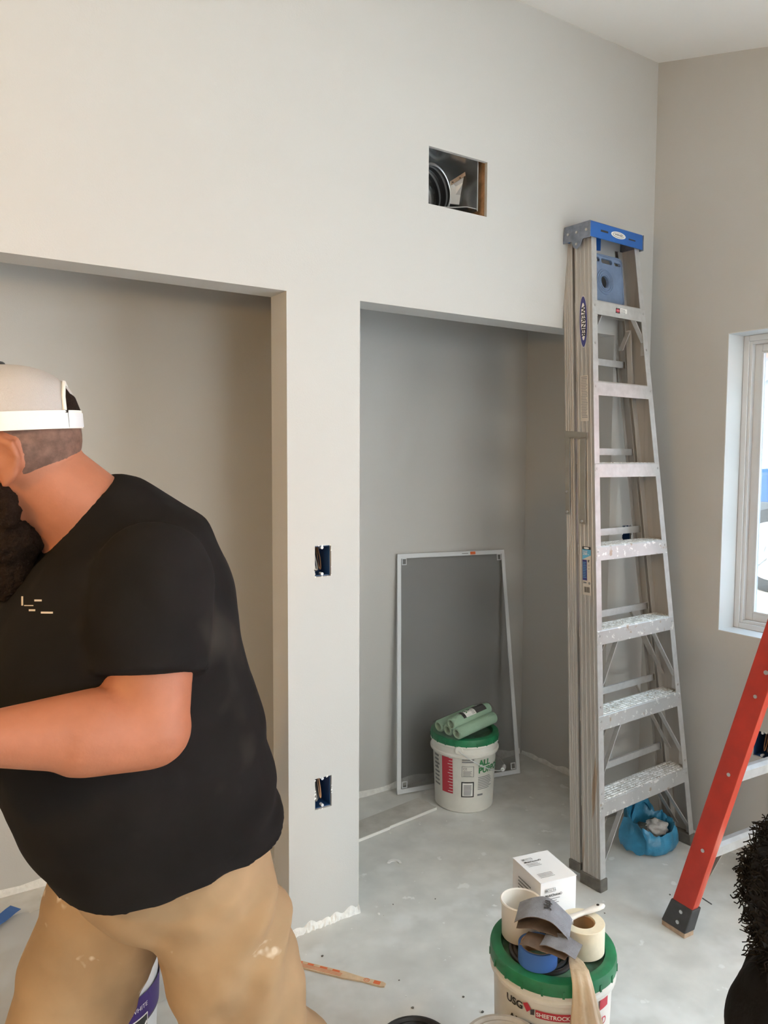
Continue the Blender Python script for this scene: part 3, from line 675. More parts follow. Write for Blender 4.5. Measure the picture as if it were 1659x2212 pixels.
# ================================================================== RED FIBREGLASS STEP LADDER
def redladder():
    root = thing('red_step_ladder', 'open red fibreglass step ladder with aluminium rungs standing below the window', 'ladder', (2.35, .95, 0))
    fx = Vector((1, -.05, 0)).normalized(); fy = Vector((.05, 1, 0)).normalized(); zz = Vector((0, 0, 1))
    foot = fl(1475, 2026); apexz = 1.78; wid = .50
    def leg(side, rear, z):
        """outer front corner of a leg at height z"""
        if rear:
            x_ = .20*z if side < 0 else wid+.03*z; y_ = -.18*z
        else:
            k = apexz-z; x_ = (.20*apexz-.05*k) if side < 0 else (wid+.03*apexz+.05*k); y_ = -.18*apexz-.06-.36*k
        return foot+fx*x_+fy*y_+zz*z
    for rear in (True, False):
        for sd in (-1, 1):
            inn = fx*(-sd); a, b = .028, .075 if rear else .085
            prof = [(0, 0), (a, 0), (a, .006), (.006, .006), (.006, b-.006), (a, b-.006), (a, b), (0, b)]
            rs = []
            for z in (.055, .6, 1.2, apexz): 
                o_ = leg(sd, rear, z); rs.append([o_+inn*s_+fy*(d_ if rear else -d_) for s_, d_ in prof])
            MB().rings(rs).build('rail', M['red'], root, bevel=.002)
            rs = []
            for z in (.10, .9, apexz):
                o_ = leg(sd, rear, z); sg = 1 if rear else -1; rs.append([o_-fy*.0012*sg, o_+inn*a-fy*.0012*sg, o_+inn*a+fy*.001*sg, o_+fy*.001*sg])
            MB().rings(rs).build('flange', M['redscuff'], root)
            # boot
            def cr(z, e, ee): 
                o_ = leg(sd, rear, z); return [o_+inn*x_+fy*((y_) if rear else -y_) for x_, y_ in ((-e, -e), (a+e+.008, -e), (a+e+.008, b+ee), (-e, b+ee))]
            bt = MB().hexa(cr(.016, .006, .012)+cr(.095, .004, .004)).build('boot', M['boot'], root, bevel=.004)
            MB().hexa([q-Vector((0, 0, .016)) for q in cr(.016, .004, .010)]+cr(.016, .004, .010)).build('foot_pad', M['pad'], bt, bevel=.002)
            if sd < 0:
                for z in (.04, .075):
                    c = leg(sd, rear, z)-fx*.006+fy*(.03 if rear else -.03); MB().tube([c, c-fx*.003], .006, 12).build('rivet', M['steel'], bt)
    for i in range(6):
        z = .283+.254*i
        a, b = leg(-1, True, z)+fx*.012+fy*.02, leg(1, True, z)-fx*.012+fy*.02
        prof = [(-.016, -.018), (-.016, .010), (-.004, .018), (.004, .018), (.004, .012), (.020, .012), (.020, -.018)]
        MB().rings([[p+fy*d_+zz*h_ for d_, h_ in prof] for p in (a, b)]).build('rung', M['bright'], root)
        c = leg(-1, True, z)-fx*.001+fy*.03
        MB().tube([c, c-fx*.003], .006, 10).build('rivet', M['steel'], root)
        p, q = leg(-1, False, z)+fx*.01-fy*.04, leg(1, False, z)-fx*.01-fy*.04
        MB().bar(p, q, fy*.04, zz*.012).build('step', M['bright'], root, bevel=.003)
    for z in (.87, .93):
        c = leg(-1, True, z)-fx*.001+fy*.022; MB().tube([c, c-fx*.004], .007, 12).build('rivet', M['steel'], root)
    # diagonal brace of the lowest rung
    p = leg(-1, True, .27)+fx*.10+fy*.03; q = leg(-1, True, .10)+fx*.03+fy*.03
    MB().bar(p, q, fy*.014, (q-p).normalized().cross(fy)*.002).build('brace', M['dkmetal'], root)
    q = leg(-1, True, .125)+fx*.035+fy*.0; MB().tube([q, q+fx*.032-zz*.024+fy*(-.01)], .002, 6).build('hook', M['black'], root)
    t0, t1 = leg(-1, False, apexz), leg(1, False, apexz)
    mid = (leg(-1, True, apexz)+leg(1, False, apexz))/2
    MB().obox(mid+zz*.02, fx*.14, fy*.09, zz*.028).build('top_cap', M['red'], root, bevel=.008)
    for sd in (-1, 1):
        a = leg(sd, True, .95)-fx*sd*.03; b = leg(sd, False, .95)-fx*sd*.03; MB().bar(a, b, zz*.012, fx*.002).build('spreader', M['steel'], root)
redladder()

# ================================================================== INSECT SCREEN IN THE CLOSET
def insect_screen():
    BL, BR = fl(857, 1718), fl(1123, 1671)
    u = (BR-BL); wd = u.length; u.normalize()
    v = Vector((.010, .056, 1.073)); v = (v-u*u.dot(v)).normalized(); n = u.cross(v).normalized()
    if n.y > 0: n = -n
    hgt = 1.075
    # lean so that the far top edge meets the closet back wall
    root = thing('insect_screen', 'white framed insect screen panel leaning against the back of the closet', 'window screen', (BL+BR)/2)
    TL, TR = onY(858, 1197, 2.832), onY(1088, 1187, 2.834)
    P = lambda x, y, d_=0: BL.lerp(BR, x/wd).lerp(TL.lerp(TR, x/wd), y/hgt)+n*d_+Vector((0, 0, .004*(1-y/hgt)))
    fw = .020; t = .004
    mb = MB()
    for x0, x1, y0, y1 in ((0, fw, 0, hgt), (wd-fw, wd, 0, hgt), (fw, wd-fw, 0, fw), (fw, wd-fw, hgt-fw, hgt)):
        mb.hexa([P(x0, y0, -t), P(x1, y0, -t), P(x1, y1, -t), P(x0, y1, -t), P(x0, y0, t), P(x1, y0, t), P(x1, y1, t), P(x0, y1, t)])
    mb.build('frame', M['white'], root)
    gx = grid2(fw, fw, wd-fw, hgt-fw, 8, 12); MB().add([P(x, y) for x, y in gx[0]], gx[1]).build('mesh', M['screen'], root, fix=False)
    c = .026
    for x_, y_ in ((fw+.004, fw+.004), (wd-fw-c-.004, fw+.004), (fw+.004, hgt-fw-c-.004), (wd-fw-c-.004, hgt-fw-c-.004)):
        mb = MB(); ringbars(mb, x_, x_+c, y_, y_+c*1.15, .0035, .001, .005, lambda a, b, d_: P(a, b, d_)); mb.build('pull_tab', M['white'], root)
    for x_, y_ in ((.0, .0), (.0, hgt-.022)):
        mb = MB(); mb.hexa([P(x_+dx, y_+dy, d_) for d_ in (t, t+.002) for dx, dy in ((0, 0), (.022, 0), (.022, .022), (0, .022))]); mb.build('corner_key', M['white'], root)
    pr = Print(); pr.rect(wd*.66, hgt-fw+.003, wd*.71, hgt-.003, 'orangeink'); pr.rect(wd*.58, hgt-fw+.008, wd*.64, hgt-.009, 'greyink'); pr.build('sticker', root, lambda x, y, l: P(x, y, t+l))
insect_screen()

# ================================================================== PAILS
def pail_profile(h, r0, r1):
    p = [(0, 0), (r0-.006, 0), (r0, .006), (r0+(r1-r0)*.74, h*.74)]
    z = h*.76
    p += [(r1+.002, z), (r1+.008, z+.004), (r1+.009, z+.012), (r1+.003, z+.016), (r1+.003, z+.040), (r1+.008, z+.044), (r1+.008, z+.052), (r1+.002, z+.056), (r1+.002, h-.012), (r1+.002, h)]
    return p
def lid(mb_c, h, r, root, dusty=True):
    c = Vector(mb_c)
    prof = [(0, h-.012), (r-.022, h-.012), (r-.018, h+.004), (r-.006, h+.006), (r+.006, h+.002), (r+.008, h-.006), (r+.008, h-.026), (r+.003, h-.028)]
    l = MB().lathe(prof, c, 56, mis=[1, 0, 0, 0, 0, 0, 0]).build('lid', [M['greenlid'], M['lidtop'] if dusty else M['greenlid']], root, smooth=True, fix=False)
    for k in range(20):
        a = 2*PI*k/20; q = c+Vector((math.cos(a)*(r+.0085), math.sin(a)*(r+.0085), h-.020)); tn = Vector((-math.sin(a), math.cos(a), 0))
        MB().obox(q, tn*.0025, Vector((math.cos(a), math.sin(a), 0))*.001, Vector((0, 0, .008))).build('lid_notch', M['greenlid'], l)
    return l
def closet_pail():
    c = Vector((2.105, 2.572, 0)); h = .326; r0, r1 = .128, .142
    root = thing('joint_compound_pail', 'white joint compound pail with green lid standing in the closet', 'bucket', c)
    MB().lathe(pail_profile(h, r0, r1), c, 56).build('body', M['pail'], root, smooth=True, fix=False)
    lid(c, h, r1, root)
    rf = lambda z: r0+(r1-r0)*z/h
    va = math.atan2(-c.y, -c.x)     # direction towards the camera
    def ang(px): return va+(px)
    # red measuring panel
    pr = Print(); pr.rect(-.027, .085, .027, .265, 'redink', 0, 8)
    for k in range(13): pr.rect(.010 if k % 3 else .004, .093+.0135*k, .026, .0955+.0135*k, 'logowhite', 1)
    pr.build('measure_print', root, wrapc(c, rf, va-.56))
    pr = Print(); pr.rect(-.004, .18, .004, .19, 'greyink'); pr.lines(-.02, .02, .27, .018, 10, .008, 'greyink'); pr.build('side_print', root, wrapc(c, rf, va-1.0))
    pr = Print()
    for y in (.238, .228): pr.rect(-.026, y, .026, y+.006, 'greyink', 0, 5)
    for a in ((-.026, .165, -.024, .212), (.024, .165, .026, .212)): pr.rect(*a, 'greyink')
    for y in (.165, .211): pr.rect(-.026, y, .026, y+.0015, 'greyink', 0, 5)
    pr.text('CE', .014, -.012, .201, 'greyink'); pr.lines(-.020, .020, .190, .005, 5, .002, 'greyink')
    pr.rect(-.027, .075, .027, .143, 'ink', 0, 6); pr.rect(-.022, .080, .022, .138, 'logowhite', 1, 6); pr.lines(-.017, .017, .128, .006, 8, .0035, 'greyink', 2, .1)
    pr.build('notice_print', root, wrapc(c, rf, va+.12))
    pr = Print(); pr.text('USG', .018, -.030, .252, 'ink', bold=.0004); pr.a(([(-.010, .252), (-.003, .262), (.004, .252), (-.003, .242)], [(0, 1, 2, 3)]), 'redink'); pr.rect(.004, .245, .05, .262, 'redink', 0, 6); pr.text('SHEETROCK', .009, .028, .2535, 'logowhite')
    pr.text('ALL', .036, -.046, .222, 'greenink', 'LEFT', bold=.0012); pr.text('PURPOSE', .036, -.046, .190, 'greenink', 'LEFT', bold=.0012)
    pr.lines(-.046, .03, .160, .0075, 8, .003, 'greyink'); pr.rect(-.046, .078, -.02, .086, 'greyink')
    pr.build('name_print', root, wrapc(c, rf, va+.80))
    # bail handle: ear, wire hanging to the right, white grip
    ea = va-.15
    e = c+Vector((math.cos(ea)*(r1+.006), math.sin(ea)*(r1+.006), .285)); ex = Vector((math.cos(ea), math.sin(ea), 0))
    MB().tube([e-ex*.008, e+ex*.006], .017, 20).tube([e, e+ex*.008], .004, 8).build('handle_ear', M['pail'], root, bevel=.002)
    pts = []
    for i in range(25):
        t = i/24; a = ea+t*1.75; R_ = r1+.014+.020*math.sin(min(1, t)*PI/1.6); z = .285-.115*math.sin(t*PI*.52)-.0
        pts.append(c+Vector((math.cos(a)*R_, math.sin(a)*R_, z)))
    pts2 = pts+[c+Vector((math.cos(ea+PI)*(r1+.008), math.sin(ea+PI)*(r1+.008), .285))]
    hw = MB().tube(pts, .0024, 8).build('bail_wire', M['bright'], root, smooth=True)
    pts3 = []
    for i in range(25):
        t = i/24; a = ea+PI-t*(PI-1.75); R_ = r1+.010+.026*t**1.5; pts3.append(c+Vector((math.cos(a)*R_, math.sin(a)*R_, .285-(.285-pts[-1].z)*math.sin(t*PI/2))))
    MB().tube(pts3, .0021, 8).build('bail_wire', M['steel'], root, smooth=True)
    MB().tube(pts[19:24], .0085, 12).build('grip', M['white'], root, smooth=True)
    return c, h+.006
CPC, CPH = closet_pail()

def roller_pack():
    # four nap covers in a clear bag lying on the lid
    top = CPH
    root = thing('roller_cover_pack', 'clear bag of four pale green paint roller covers lying on the closet pail', 'roller covers', (CPC.x, CPC.y, top))
    ax = (Vector((2.25, 2.56, 0))-Vector((2.00, 2.60, 0))).normalized(); ax = Vector((.95, .10, .10)).normalized()
    sd = Vector((-ax.y, ax.x, 0)).normalized(); zz = ax.cross(sd)
    if zz.z < 0: zz = -zz
    r_ = .026; base = Vector((CPC.x-.02, CPC.y-.03, top+.027))
    pos = [(-.056, 0.0), (0, 0), (.056, 0.0), (-.026, .046)]   # sideways, up  (negative sideways = towards camera)
    L = .115
    for a, b in pos:
        c = base+sd*a+zz*b+ax*0.005
        if b < .01: c = c+Vector((0, 0, .012))
        mb = MB(); n = 28
        s1, s2 = sd, zz
        def rg(r, t): return [c+ax*t+s1*(r*math.cos(2*PI*k/n))+s2*(r*math.sin(2*PI*k/n)) for k in range(n)]
        mb.rings([rg(.0185, -L), rg(r_-.004, -L), rg(r_, -L+.006), rg(r_, L-.006), rg(r_-.004, L), rg(.0185, L)], caps=False)
        cv = mb.build('roller_cover', M['roller'], root, smooth=True)
        mb = MB(); mb.rings([rg(.0188, -L-.001), rg(.0188, L+.001), rg(.0170, L+.001), rg(.0170, -L-.001), rg(.0188, -L-.001)], caps=False); mb.build('core', M['core'], cv, smooth=True)
    # printed card on the top cover
    c = base+sd*-.026+zz*.046
    def card(x, y, l): a = y/(r_+.002)+PI/2; return c+ax*x+(sd*math.cos(a)+zz*math.sin(a))*(r_+.0025+l)
    pr = Print(); pr.a(grid2(-.055, -.030, .085, .030, 2, 8), 'logowhite'); pr.a(grid2(-.055, -.030, -.038, .030, 1, 8), 'ink', 1); pr.a(grid2(.022, -.030, .085, .030, 2, 8), 'ink', 1)
    pr.text('3/8', .030, -.016, -.004, 'greenink', rot=-PI/2*0-.4, bold=.0006); pr.ell(.055, -.012, .006, .006, 'logowhite', 2); pr.lines(.0, .018, .024, .006, 7, .002, 'greyink')
    pr.build('label_card', root, card)
    # clear wrap: loose hull
    def hull(t, k, n):
        a = 2*PI*k/n
        # support of the four circles
        d = (math.cos(a), math.sin(a)); s_ = max(p[0]*d[0]+(p[1]+(.012 if p[1] < .01 else 0))*d[1] for p in pos)+r_+.004
        return s_
    n = 32; rg = []
    for t, f_ in ((-L-.030, .35), (-L-.020, .80), (-L-.006, 1.0), (-.04, 1.0), (.04, 1.0), (L+.004, 1.0), (L+.022, .75), (L+.034, .30)):
        ring = []
        for k in range(n):
            a = 2*PI*k/n; s_ = 0
            rad = hull(t, k, n); wob = 1+.06*noise.noise(Vector((math.cos(a)*3, math.sin(a)*3, t*30)))
            # polygonal support -> point on envelope approximated by radial distance from a centre
            cx, cy = (0, .02)
            best = 1e9
            for q in range(48):
                b = 2*PI*q/48; dd = math.cos(b)*math.cos(a)+math.sin(b)*math.sin(a)
                if dd > .05:
                    sup = max((p[0]-cx)*math.cos(b)+(p[1]+(.012 if p[1] < .01 else 0)-cy)*math.sin(b) for p in pos)+r_+.003
                    best = min(best, sup/dd)
            rr = best*f_*wob; ring.append(base+ax*t+sd*(cx+rr*math.cos(a))+zz*(cy+rr*math.sin(a)))
        rg.append(ring)
    for ring in rg:
        for k, q in enumerate(ring):
            if q.z < top+.002: ring[k] = Vector((q.x, q.y, top+.002))
    MB().rings(rg).build('clear_bag', M['wrap'], root, smooth=True)
roller_pack()

FPC = Vector((1.283, 1.231, 0)); FPH = .374
def front_pail():
    c = FPC; h = FPH; r0, r1 = .128, .139
    root = thing('joint_compound_pail', 'white joint compound pail whose green lid carries tape, sanding sheets and a brush', 'bucket', c)
    z_ = h-.052; MB().lathe([(0, 0), (r0-.006, 0), (r0, .006), (r1-.002, z_-.004), (r1+.002, z_), (r1+.007, z_+.003), (r1+.007, z_+.010), (r1+.002, z_+.013), (r1+.002, h)], c, 64).build('body', M['pail'], root, smooth=True, fix=False)
    lid(c, h, r1, root)
    rf = lambda z: (r0+(r1-r0)*z/h)+.0008
    va = math.atan2(-c.y, -c.x)
    dz = .068
    pr = Print(); pr.text('USG', .024, -.036, .232+dz, 'ink', bold=.0006); pr.a(([(-.014, .240+dz), (-.003, .246+dz), (.006, .233+dz), (-.004, .223+dz)], [(3, 2, 1, 0)]), 'redink'); pr.a(([(.004, .232+dz), (.013, .236+dz), (.013, .222+dz), (.004, .220+dz)], [(3, 2, 1, 0)]), 'purpledk')
    pr.a(grid2(.016, .218+dz, .092, .236+dz, 8, 1), 'redink'); pr.text('SHEETROCK', .013, .054, .227+dz, 'logowhite', bold=.0003, lift=3)
    pr.text('ALL PURPOSE', .026, -.05, .19+dz, 'ink', 'LEFT', bold=.001)
    pr.lines(-.05, .08, .165+dz, .009, 6, .003, 'greyink')
    pr.build('name_print', root, wrapc(c, rf, va-.36))
    pr = Print(); pr.a(grid2(-.016, .225+dz, .016, .262+dz, 4, 1), 'redink'); pr.text('p', .04, 0, .2+dz, 'redink'); pr.build('side_print', root, wrapc(c, rf, va+.98))
front_pail()
LIDZ = FPH-.0115      # lid panel; its rim stands at FPH+.006
RIMZ = FPH+.0065

def delta_box():
    z1 = .49; A, B, Cc, Dd = fl(1129, 1848, z1), fl(1206, 1831, z1), fl(1245, 1890, z1), fl(1168, 1908, z1)
    u = (Cc-Dd); w_ = u.length; u.normalize(); v = Vector((-u.y, u.x, 0)); dp = ((A-Dd).dot(v)+(B-Cc).dot(v))/2
    z0 = RIMZ
    o_ = Dd.copy(); P = lambda x, y, z: Vector((o_.x, o_.y, 0))+u*x+v*y+Vector((0, 0, z))
    root = thing('carton_box', 'small white printed carton standing on the rim of the front pail lid', 'box', P(w_/2, dp/2, z0))
    MB().hexa([P(0, 0, z0), P(w_, 0, z0), P(w_, dp, z0), P(0, dp, z0), P(0, 0, z1-.002), P(w_, 0, z1-.002), P(w_, dp, z1-.002), P(0, dp, z1-.002)]).build('body', M['carton'], root, bevel=.001)
    MB().hexa([P(-.001, -.001, z1-.0012), P(w_+.001, -.001, z1-.0012), P(w_+.001, dp, z1-.0012), P(-.001, dp, z1-.0012), P(-.001, -.001, z1), P(w_+.001, -.001, z1), P(w_+.001, dp, z1), P(-.001, dp, z1)]).build('top_flap', M['carton'], root)
    def logo(pr, x, y, s):
        ringo = [(x, y, x+.030*s, y+.0008*s), (x, y+.0090*s, x+.030*s, y+.0098*s), (x, y, x+.0008*s, y+.0098*s), (x+.0292*s, y, x+.030*s, y+.0098*s)]
        for q in ringo: pr.rect(*q, 'greyink')
        pr.ell(x+.0045*s, y+.0049*s, .0030*s, .0030*s, 'greyink', 1); pr.text('DELTA', .0085*s, x+.019*s, y+.0049*s, 'greyink', sx=.95)
        pr.text('MultiChoice®', .0085*s, x, y-.008*s, 'ink', 'LEFT', bold=.00025); pr.lines(x, x+.045*s, y-.017*s, .0055*s, 3, .0016*s, 'greyink')
    pr = Print(); logo(pr, .012, dp-.028, 1.0); pr.lines(.012, .058, .035, .0055, 4, .0015, 'greyink')
    pr.build('top_print', root, lambda x, y, l: P(x, y, z1+l))
    pr = Print(); logo(pr, .012, z1-z0-.028, 1.0); pr.build('front_print', root, lambda x, y, l: P(x, -.001-l, z0+y))
    pr = Print(); pr.lines(.03, .09, .075, .009, 4, .0035, 'greyink'); pr.build('side_print', root, lambda x, y, l: P(-.0005-l, dp-x, z0+y))
delta_box()

def tub():
    c = fl(1128, 1948, .455); c = Vector((c.x, c.y, LIDZ)); c = Vector((FPC.x-.040, FPC.y+.066, LIDZ+.0128)); h = .088; r_ = .047
    o = MB().lathe([(0, 0), (r_*.92, 0), (r_*.96, .003), (r_, h-.006), (r_+.003, h-.004), (r_+.0035, h), (r_+.001, h+.002), (r_-.003, h), (r_-.004, h-.008), (r_*.9, .005), (0, .004)], (0, 0, 0), 48).build('plastic_tub', M['tub'], smooth=True, fix=False)
    o.location = c; tag(o, 'empty cream plastic tub standing behind the sanding sheets on the front pail', 'tub')
tub()
def rolls():
    # masking tape
    r_ = .052; h = .066; c = FPC+Vector((.046, -.048, LIDZ+.0128))
    root = thing('masking_tape_roll', 'wide cream masking tape roll lying flat on the front pail lid', 'tape', c)
    MB().lathe([(.030, 0), (r_-.001, 0), (r_, .001), (r_, h-.001), (r_-.001, h), (.030, h), (.030, 0)], c, 48).build('tape', M['cream'], root, smooth=True, fix=False)
    MB().lathe([(.027, -.0004), (.0298, -.0004), (.0298, h-.004), (.027, h-.004), (.027, -.0004)], c, 40).build('core', M['kraft'], root, smooth=True, fix=False)
    # blue tape
    r_ = .044; h = .040; c = FPC+Vector((-.080, -.032, LIDZ+.0190)); 
    root = thing('painters_tape_roll', 'blue painters tape roll lying on the black cord on the front pail', 'tape', c)
    MB().lathe([(.0385, 0), (r_, 0), (r_, h), (.0385, h), (.0385, 0)], c, 48).build('tape', M['tapeblue'], root, smooth=True, fix=False)
    MB().lathe([(.0365, 0), (.0384, 0), (.0384, h), (.0365, h), (.0365, 0)], c, 40).build('core', M['kraft'], root, smooth=True, fix=False)
rolls()
def cord():
    c = FPC+Vector((-.040, -.004, LIDZ+.0065)); pts = []
    for i in range(150):
        t = i/149; a = 2*PI*3.2*t+.4; R_ = .074-.040*t+.002*math.sin(a*1.7); z = .0075*t*0
        q = c+Vector((R_*math.cos(a)*1.0, R_*math.sin(a)*1.05, .0)); pts.append(q)
    tag(MB().tube(pts, .0056, 8).build('cord_coil', M['black'], smooth=True), 'flat coil of black cord on the front pail lid beside the cream tub', 'cord')
cord()
def sanding(name, label, c, u, v, L, Wd, bend, mface, lift=0.0, txt=None, sag=.006, fold=True):
    """sheet folded over once: two curved leaves"""
    u, v = Vector(u).normalized(), Vector(v).normalized(); n = u.cross(v).normalized()
    if n.z < 0: n = -n
    c = Vector(c); root = thing(name, label, 'sandpaper', c, 'sanding sheets piled on the front pail')
    nx, ny = 14, 6
    def leaf(gap, b, inset):
        def fn(s_, t_):  # s along bend 0..1
            x = (s_-.5)*(L-inset); z = b*math.cos((s_-.5)*PI*.95)+gap+sag*noise.noise(Vector((s_*3, t_*2, gap*90)))*.6
            return c+u*x+v*((t_-.5)*Wd)+n*z
        return fn
    def mesh(fn, th, name, m_):
        a = [[fn(i/nx, j/ny) for j in range(ny+1)] for i in range(nx+1)]; mb = MB()
        top = [q for row in a for q in row]; bot = [q-n*th for q in top]; k = ny+1
        fs = []
        for i in range(nx):
            for j in range(ny): fs.append((i*k+j, (i+1)*k+j, (i+1)*k+j+1, i*k+j+1))
        N = len(top); fb = [tuple(N+q for q in reversed(f)) for f in fs]
        ed = []
        for i in range(nx): ed += [(i*k, N+i*k, N+(i+1)*k, (i+1)*k), (i*k+ny, (i+1)*k+ny, N+(i+1)*k+ny, N+i*k+ny)]
        for j in range(ny): ed += [(j, j+1, N+j+1, N+j), (nx*k+j, N+nx*k+j, N+nx*k+j+1, nx*k+j+1)]
        mb.add(top+bot, fs, 0); mb.add(top+bot, fb, 1); mb.add(top+bot, ed, 1)
        return mb.build(name, m_, root, smooth=True, autosmooth=30)
    f1 = leaf(.0, bend, 0); mesh(f1, .0012, 'upper_leaf', [M[mface], M['sandback']])
    if fold:
        f2 = leaf(-.010, bend*.35, .012); mesh(f2, .0012, 'lower_leaf', [M['sandback'], M['sandback']])
        mb = MB(); A = [f1(1, j/ny) for j in range(ny+1)]; B = [f2(1, j/ny) for j in range(ny+1)]
        mid = [(a+b)/2+u*.008 for a, b in zip(A, B)]; mb.rings([A, mid, B], close=False, caps=False); mb.build('fold', M[mface], root, smooth=True, fix=False)
    if txt:
        pr = Print(); pr.text(txt, .024, 0, 0, 'ink', bold=.0006, rot=PI*.5+.2); 
        pr.build('print', root, lambda x, y, l: f1(.5+(x+.006)/L, .5+(y+.012)/Wd)+n*(.0006+l))
    return root
Uc = _r.copy(); Vc = _f.copy()
sanding('sanding_sheet', 'curved grey sanding sheet stamped with dark figures, topmost of its pile', fl(1172, 1988, .463), (.95*Uc-.32*Vc-Vector((0, 0, .10))), (.32*Uc+.95*Vc), .118, .084, .032, 'sand', txt='36µ')
sanding('sanding_sheet', 'grey sanding sheet under the topmost curved one, lying on masking tape', fl(1212, 2042, .449), (.86*Uc-.5*Vc-Vector((0, 0, .06))), (.5*Uc+.86*Vc), .080, .058, .008, 'sand', fold=False)
sanding('sanding_sheet', 'brown backed sanding sheet stretching from blue tape to masking tape', fl(1180, 2042, .4405), (.80*Uc-.5*Vc+Vector((0, 0, .02))), (.5*Uc+.80*Vc), .105, .056, .004, 'sandback', fold=False)
def brush():
    p = fl(1246, 1977, .450); q = fl(1305, 1955, .462)
    d_ = (q-p).normalized(); s_ = d_.cross(Vector((0, 0, 1))).normalized(); n = s_.cross(d_).normalized()
    root = thing('paint_brush', 'paint brush with white handle pushed under the sanding sheets on the pail', 'brush', p)
    L = (q-p).length; rs = []
    for t, w_, th in ((-.25, .010, .006), (0, .0065, .0055), (.25, .0065, .0055), (.5, .009, .006), (.75, .0105, .006), (.93, .0085, .0055), (1, .004, .003)):
        rs.append([p+d_*(L*t)+s_*(w_*math.cos(2*PI*k/16))+n*(th*math.sin(2*PI*k/16)) for k in range(16)])
    MB().rings(rs).build('handle', M['brush'], root, smooth=True)
    c = p+d_*(L*.78); MB().tube([c+n*.0062, c+n*.0066], .0036, 12).build('hang_hole', M['dark'], root)
    a = p-d_*(L*.25); MB().obox(a-d_*.018, d_*.018, s_*.018, n*.006).build('ferrule', M['steel'], root, bevel=.003)
    MB().obox(a-d_*.055, d_*.020, s_*.020, n*.006).build('bristles', M['hair'], root, bevel=.003)
brush()
def hanging_bag():
    top = atd(1216, 2072, 1.49); rs = []; n = 30
    top = Vector((FPC.x-.035, FPC.y-.105, RIMZ+.018))
    out = Vector((-.545, -.838, 0)).normalized(); tn = Vector((-out.y, out.x, 0))
    prof = [(.0, .010, .006, -.035), (.008, .016, .007, -.010), (.010, .020, .007, .020), (-.006, .022, .007, .040), (-.04, .026, .010, .048), (-.10, .036, .014, .050), (-.15, .046, .018, .050), (-.21, .056, .020, .050), (-.27, .060, .020, .052), (-.32, .050, .016, .054)]
    rr = random.Random(4)
    for i, (z, w_, d_, o_) in enumerate(prof):
        ring = []
        for k in range(n):
            a = 2*PI*k/n; cr = 1+.35*math.sin(a*7+i*.25)*min(1, .3+i*.15)+.12*rr.uniform(-1, 1)
            ring.append(top+Vector((0, 0, z))+tn*(w_*math.cos(a)*(.8+.2*cr)+.10*(-z)*1.0)+out*(o_+d_*math.sin(a)*cr+.012))
        rs.append(ring)
    o = MB().rings(rs, caps=False).build('plastic_bag', M['tanbag'], smooth=True, fix=False)
    o.data.set_sharp_from_angle(angle=math.radians(180))
    tag(o, 'crumpled translucent tan plastic bag hanging over the rim of the front pail', 'bag')
hanging_bag()

# ------------------------------------------------------------------ open paint cans at the front
def can(name, label, cen, h, r_, rimcol, film):
    root = thing(name, label, 'paint can', cen)
    MB().lathe([(0, 0), (r_, 0), (r_, .004), (r_-.002, .008), (r_-.002, h-.010)], cen, 48).build('body', M['can'], root, smooth=True, fix=False)
    MB().lathe([(r_-.002, h-.010), (r_+.002, h-.008), (r_+.004, h-.003), (r_+.002, h), (r_-.004, h), (r_-.008, h-.006), (r_-.013, h-.004), (r_-.016, h-.010), (r_-.016, h-.018)], cen, 48).build('rim', M[rimcol], root, smooth=True, fix=False)
    MB().lathe([(0, h-.022), (r_-.03, h-.021), (r_-.016, h-.019)], cen, 48).build('paint', M[film], root, smooth=True, fix=False)
    if rimcol == 'black':
        for a, s_ in ((2.2, .006), (1.5, .010), (1.8, .005)):
            q = Vector(cen)+Vector((math.cos(a)*(r_-.02), math.sin(a)*(r_-.02), h-.0175)); MB().tube([q, q+Vector((s_, .004, .0)), q+Vector((s_*1.6, .010, 0))], .002, 6).build('drip', M['logowhite'], root, smooth=True)
p = fl(897, 2192, .20); c = Vector((p.x, p.y, 0))-Vector((.578, .816, 0))*.087
can('paint_can', 'open paint can with a black rim beside the front pail', c, .20, .083, 'black', 'purpledk')
p = fl(1088, 2189, .29); c = Vector((p.x, p.y, 0))-Vector((.66, .75, 0))*.090
can('paint_can', 'open paint can with a paint smeared grey brown rim before the front pail', c, .29, .086, 'paint', 'paint')

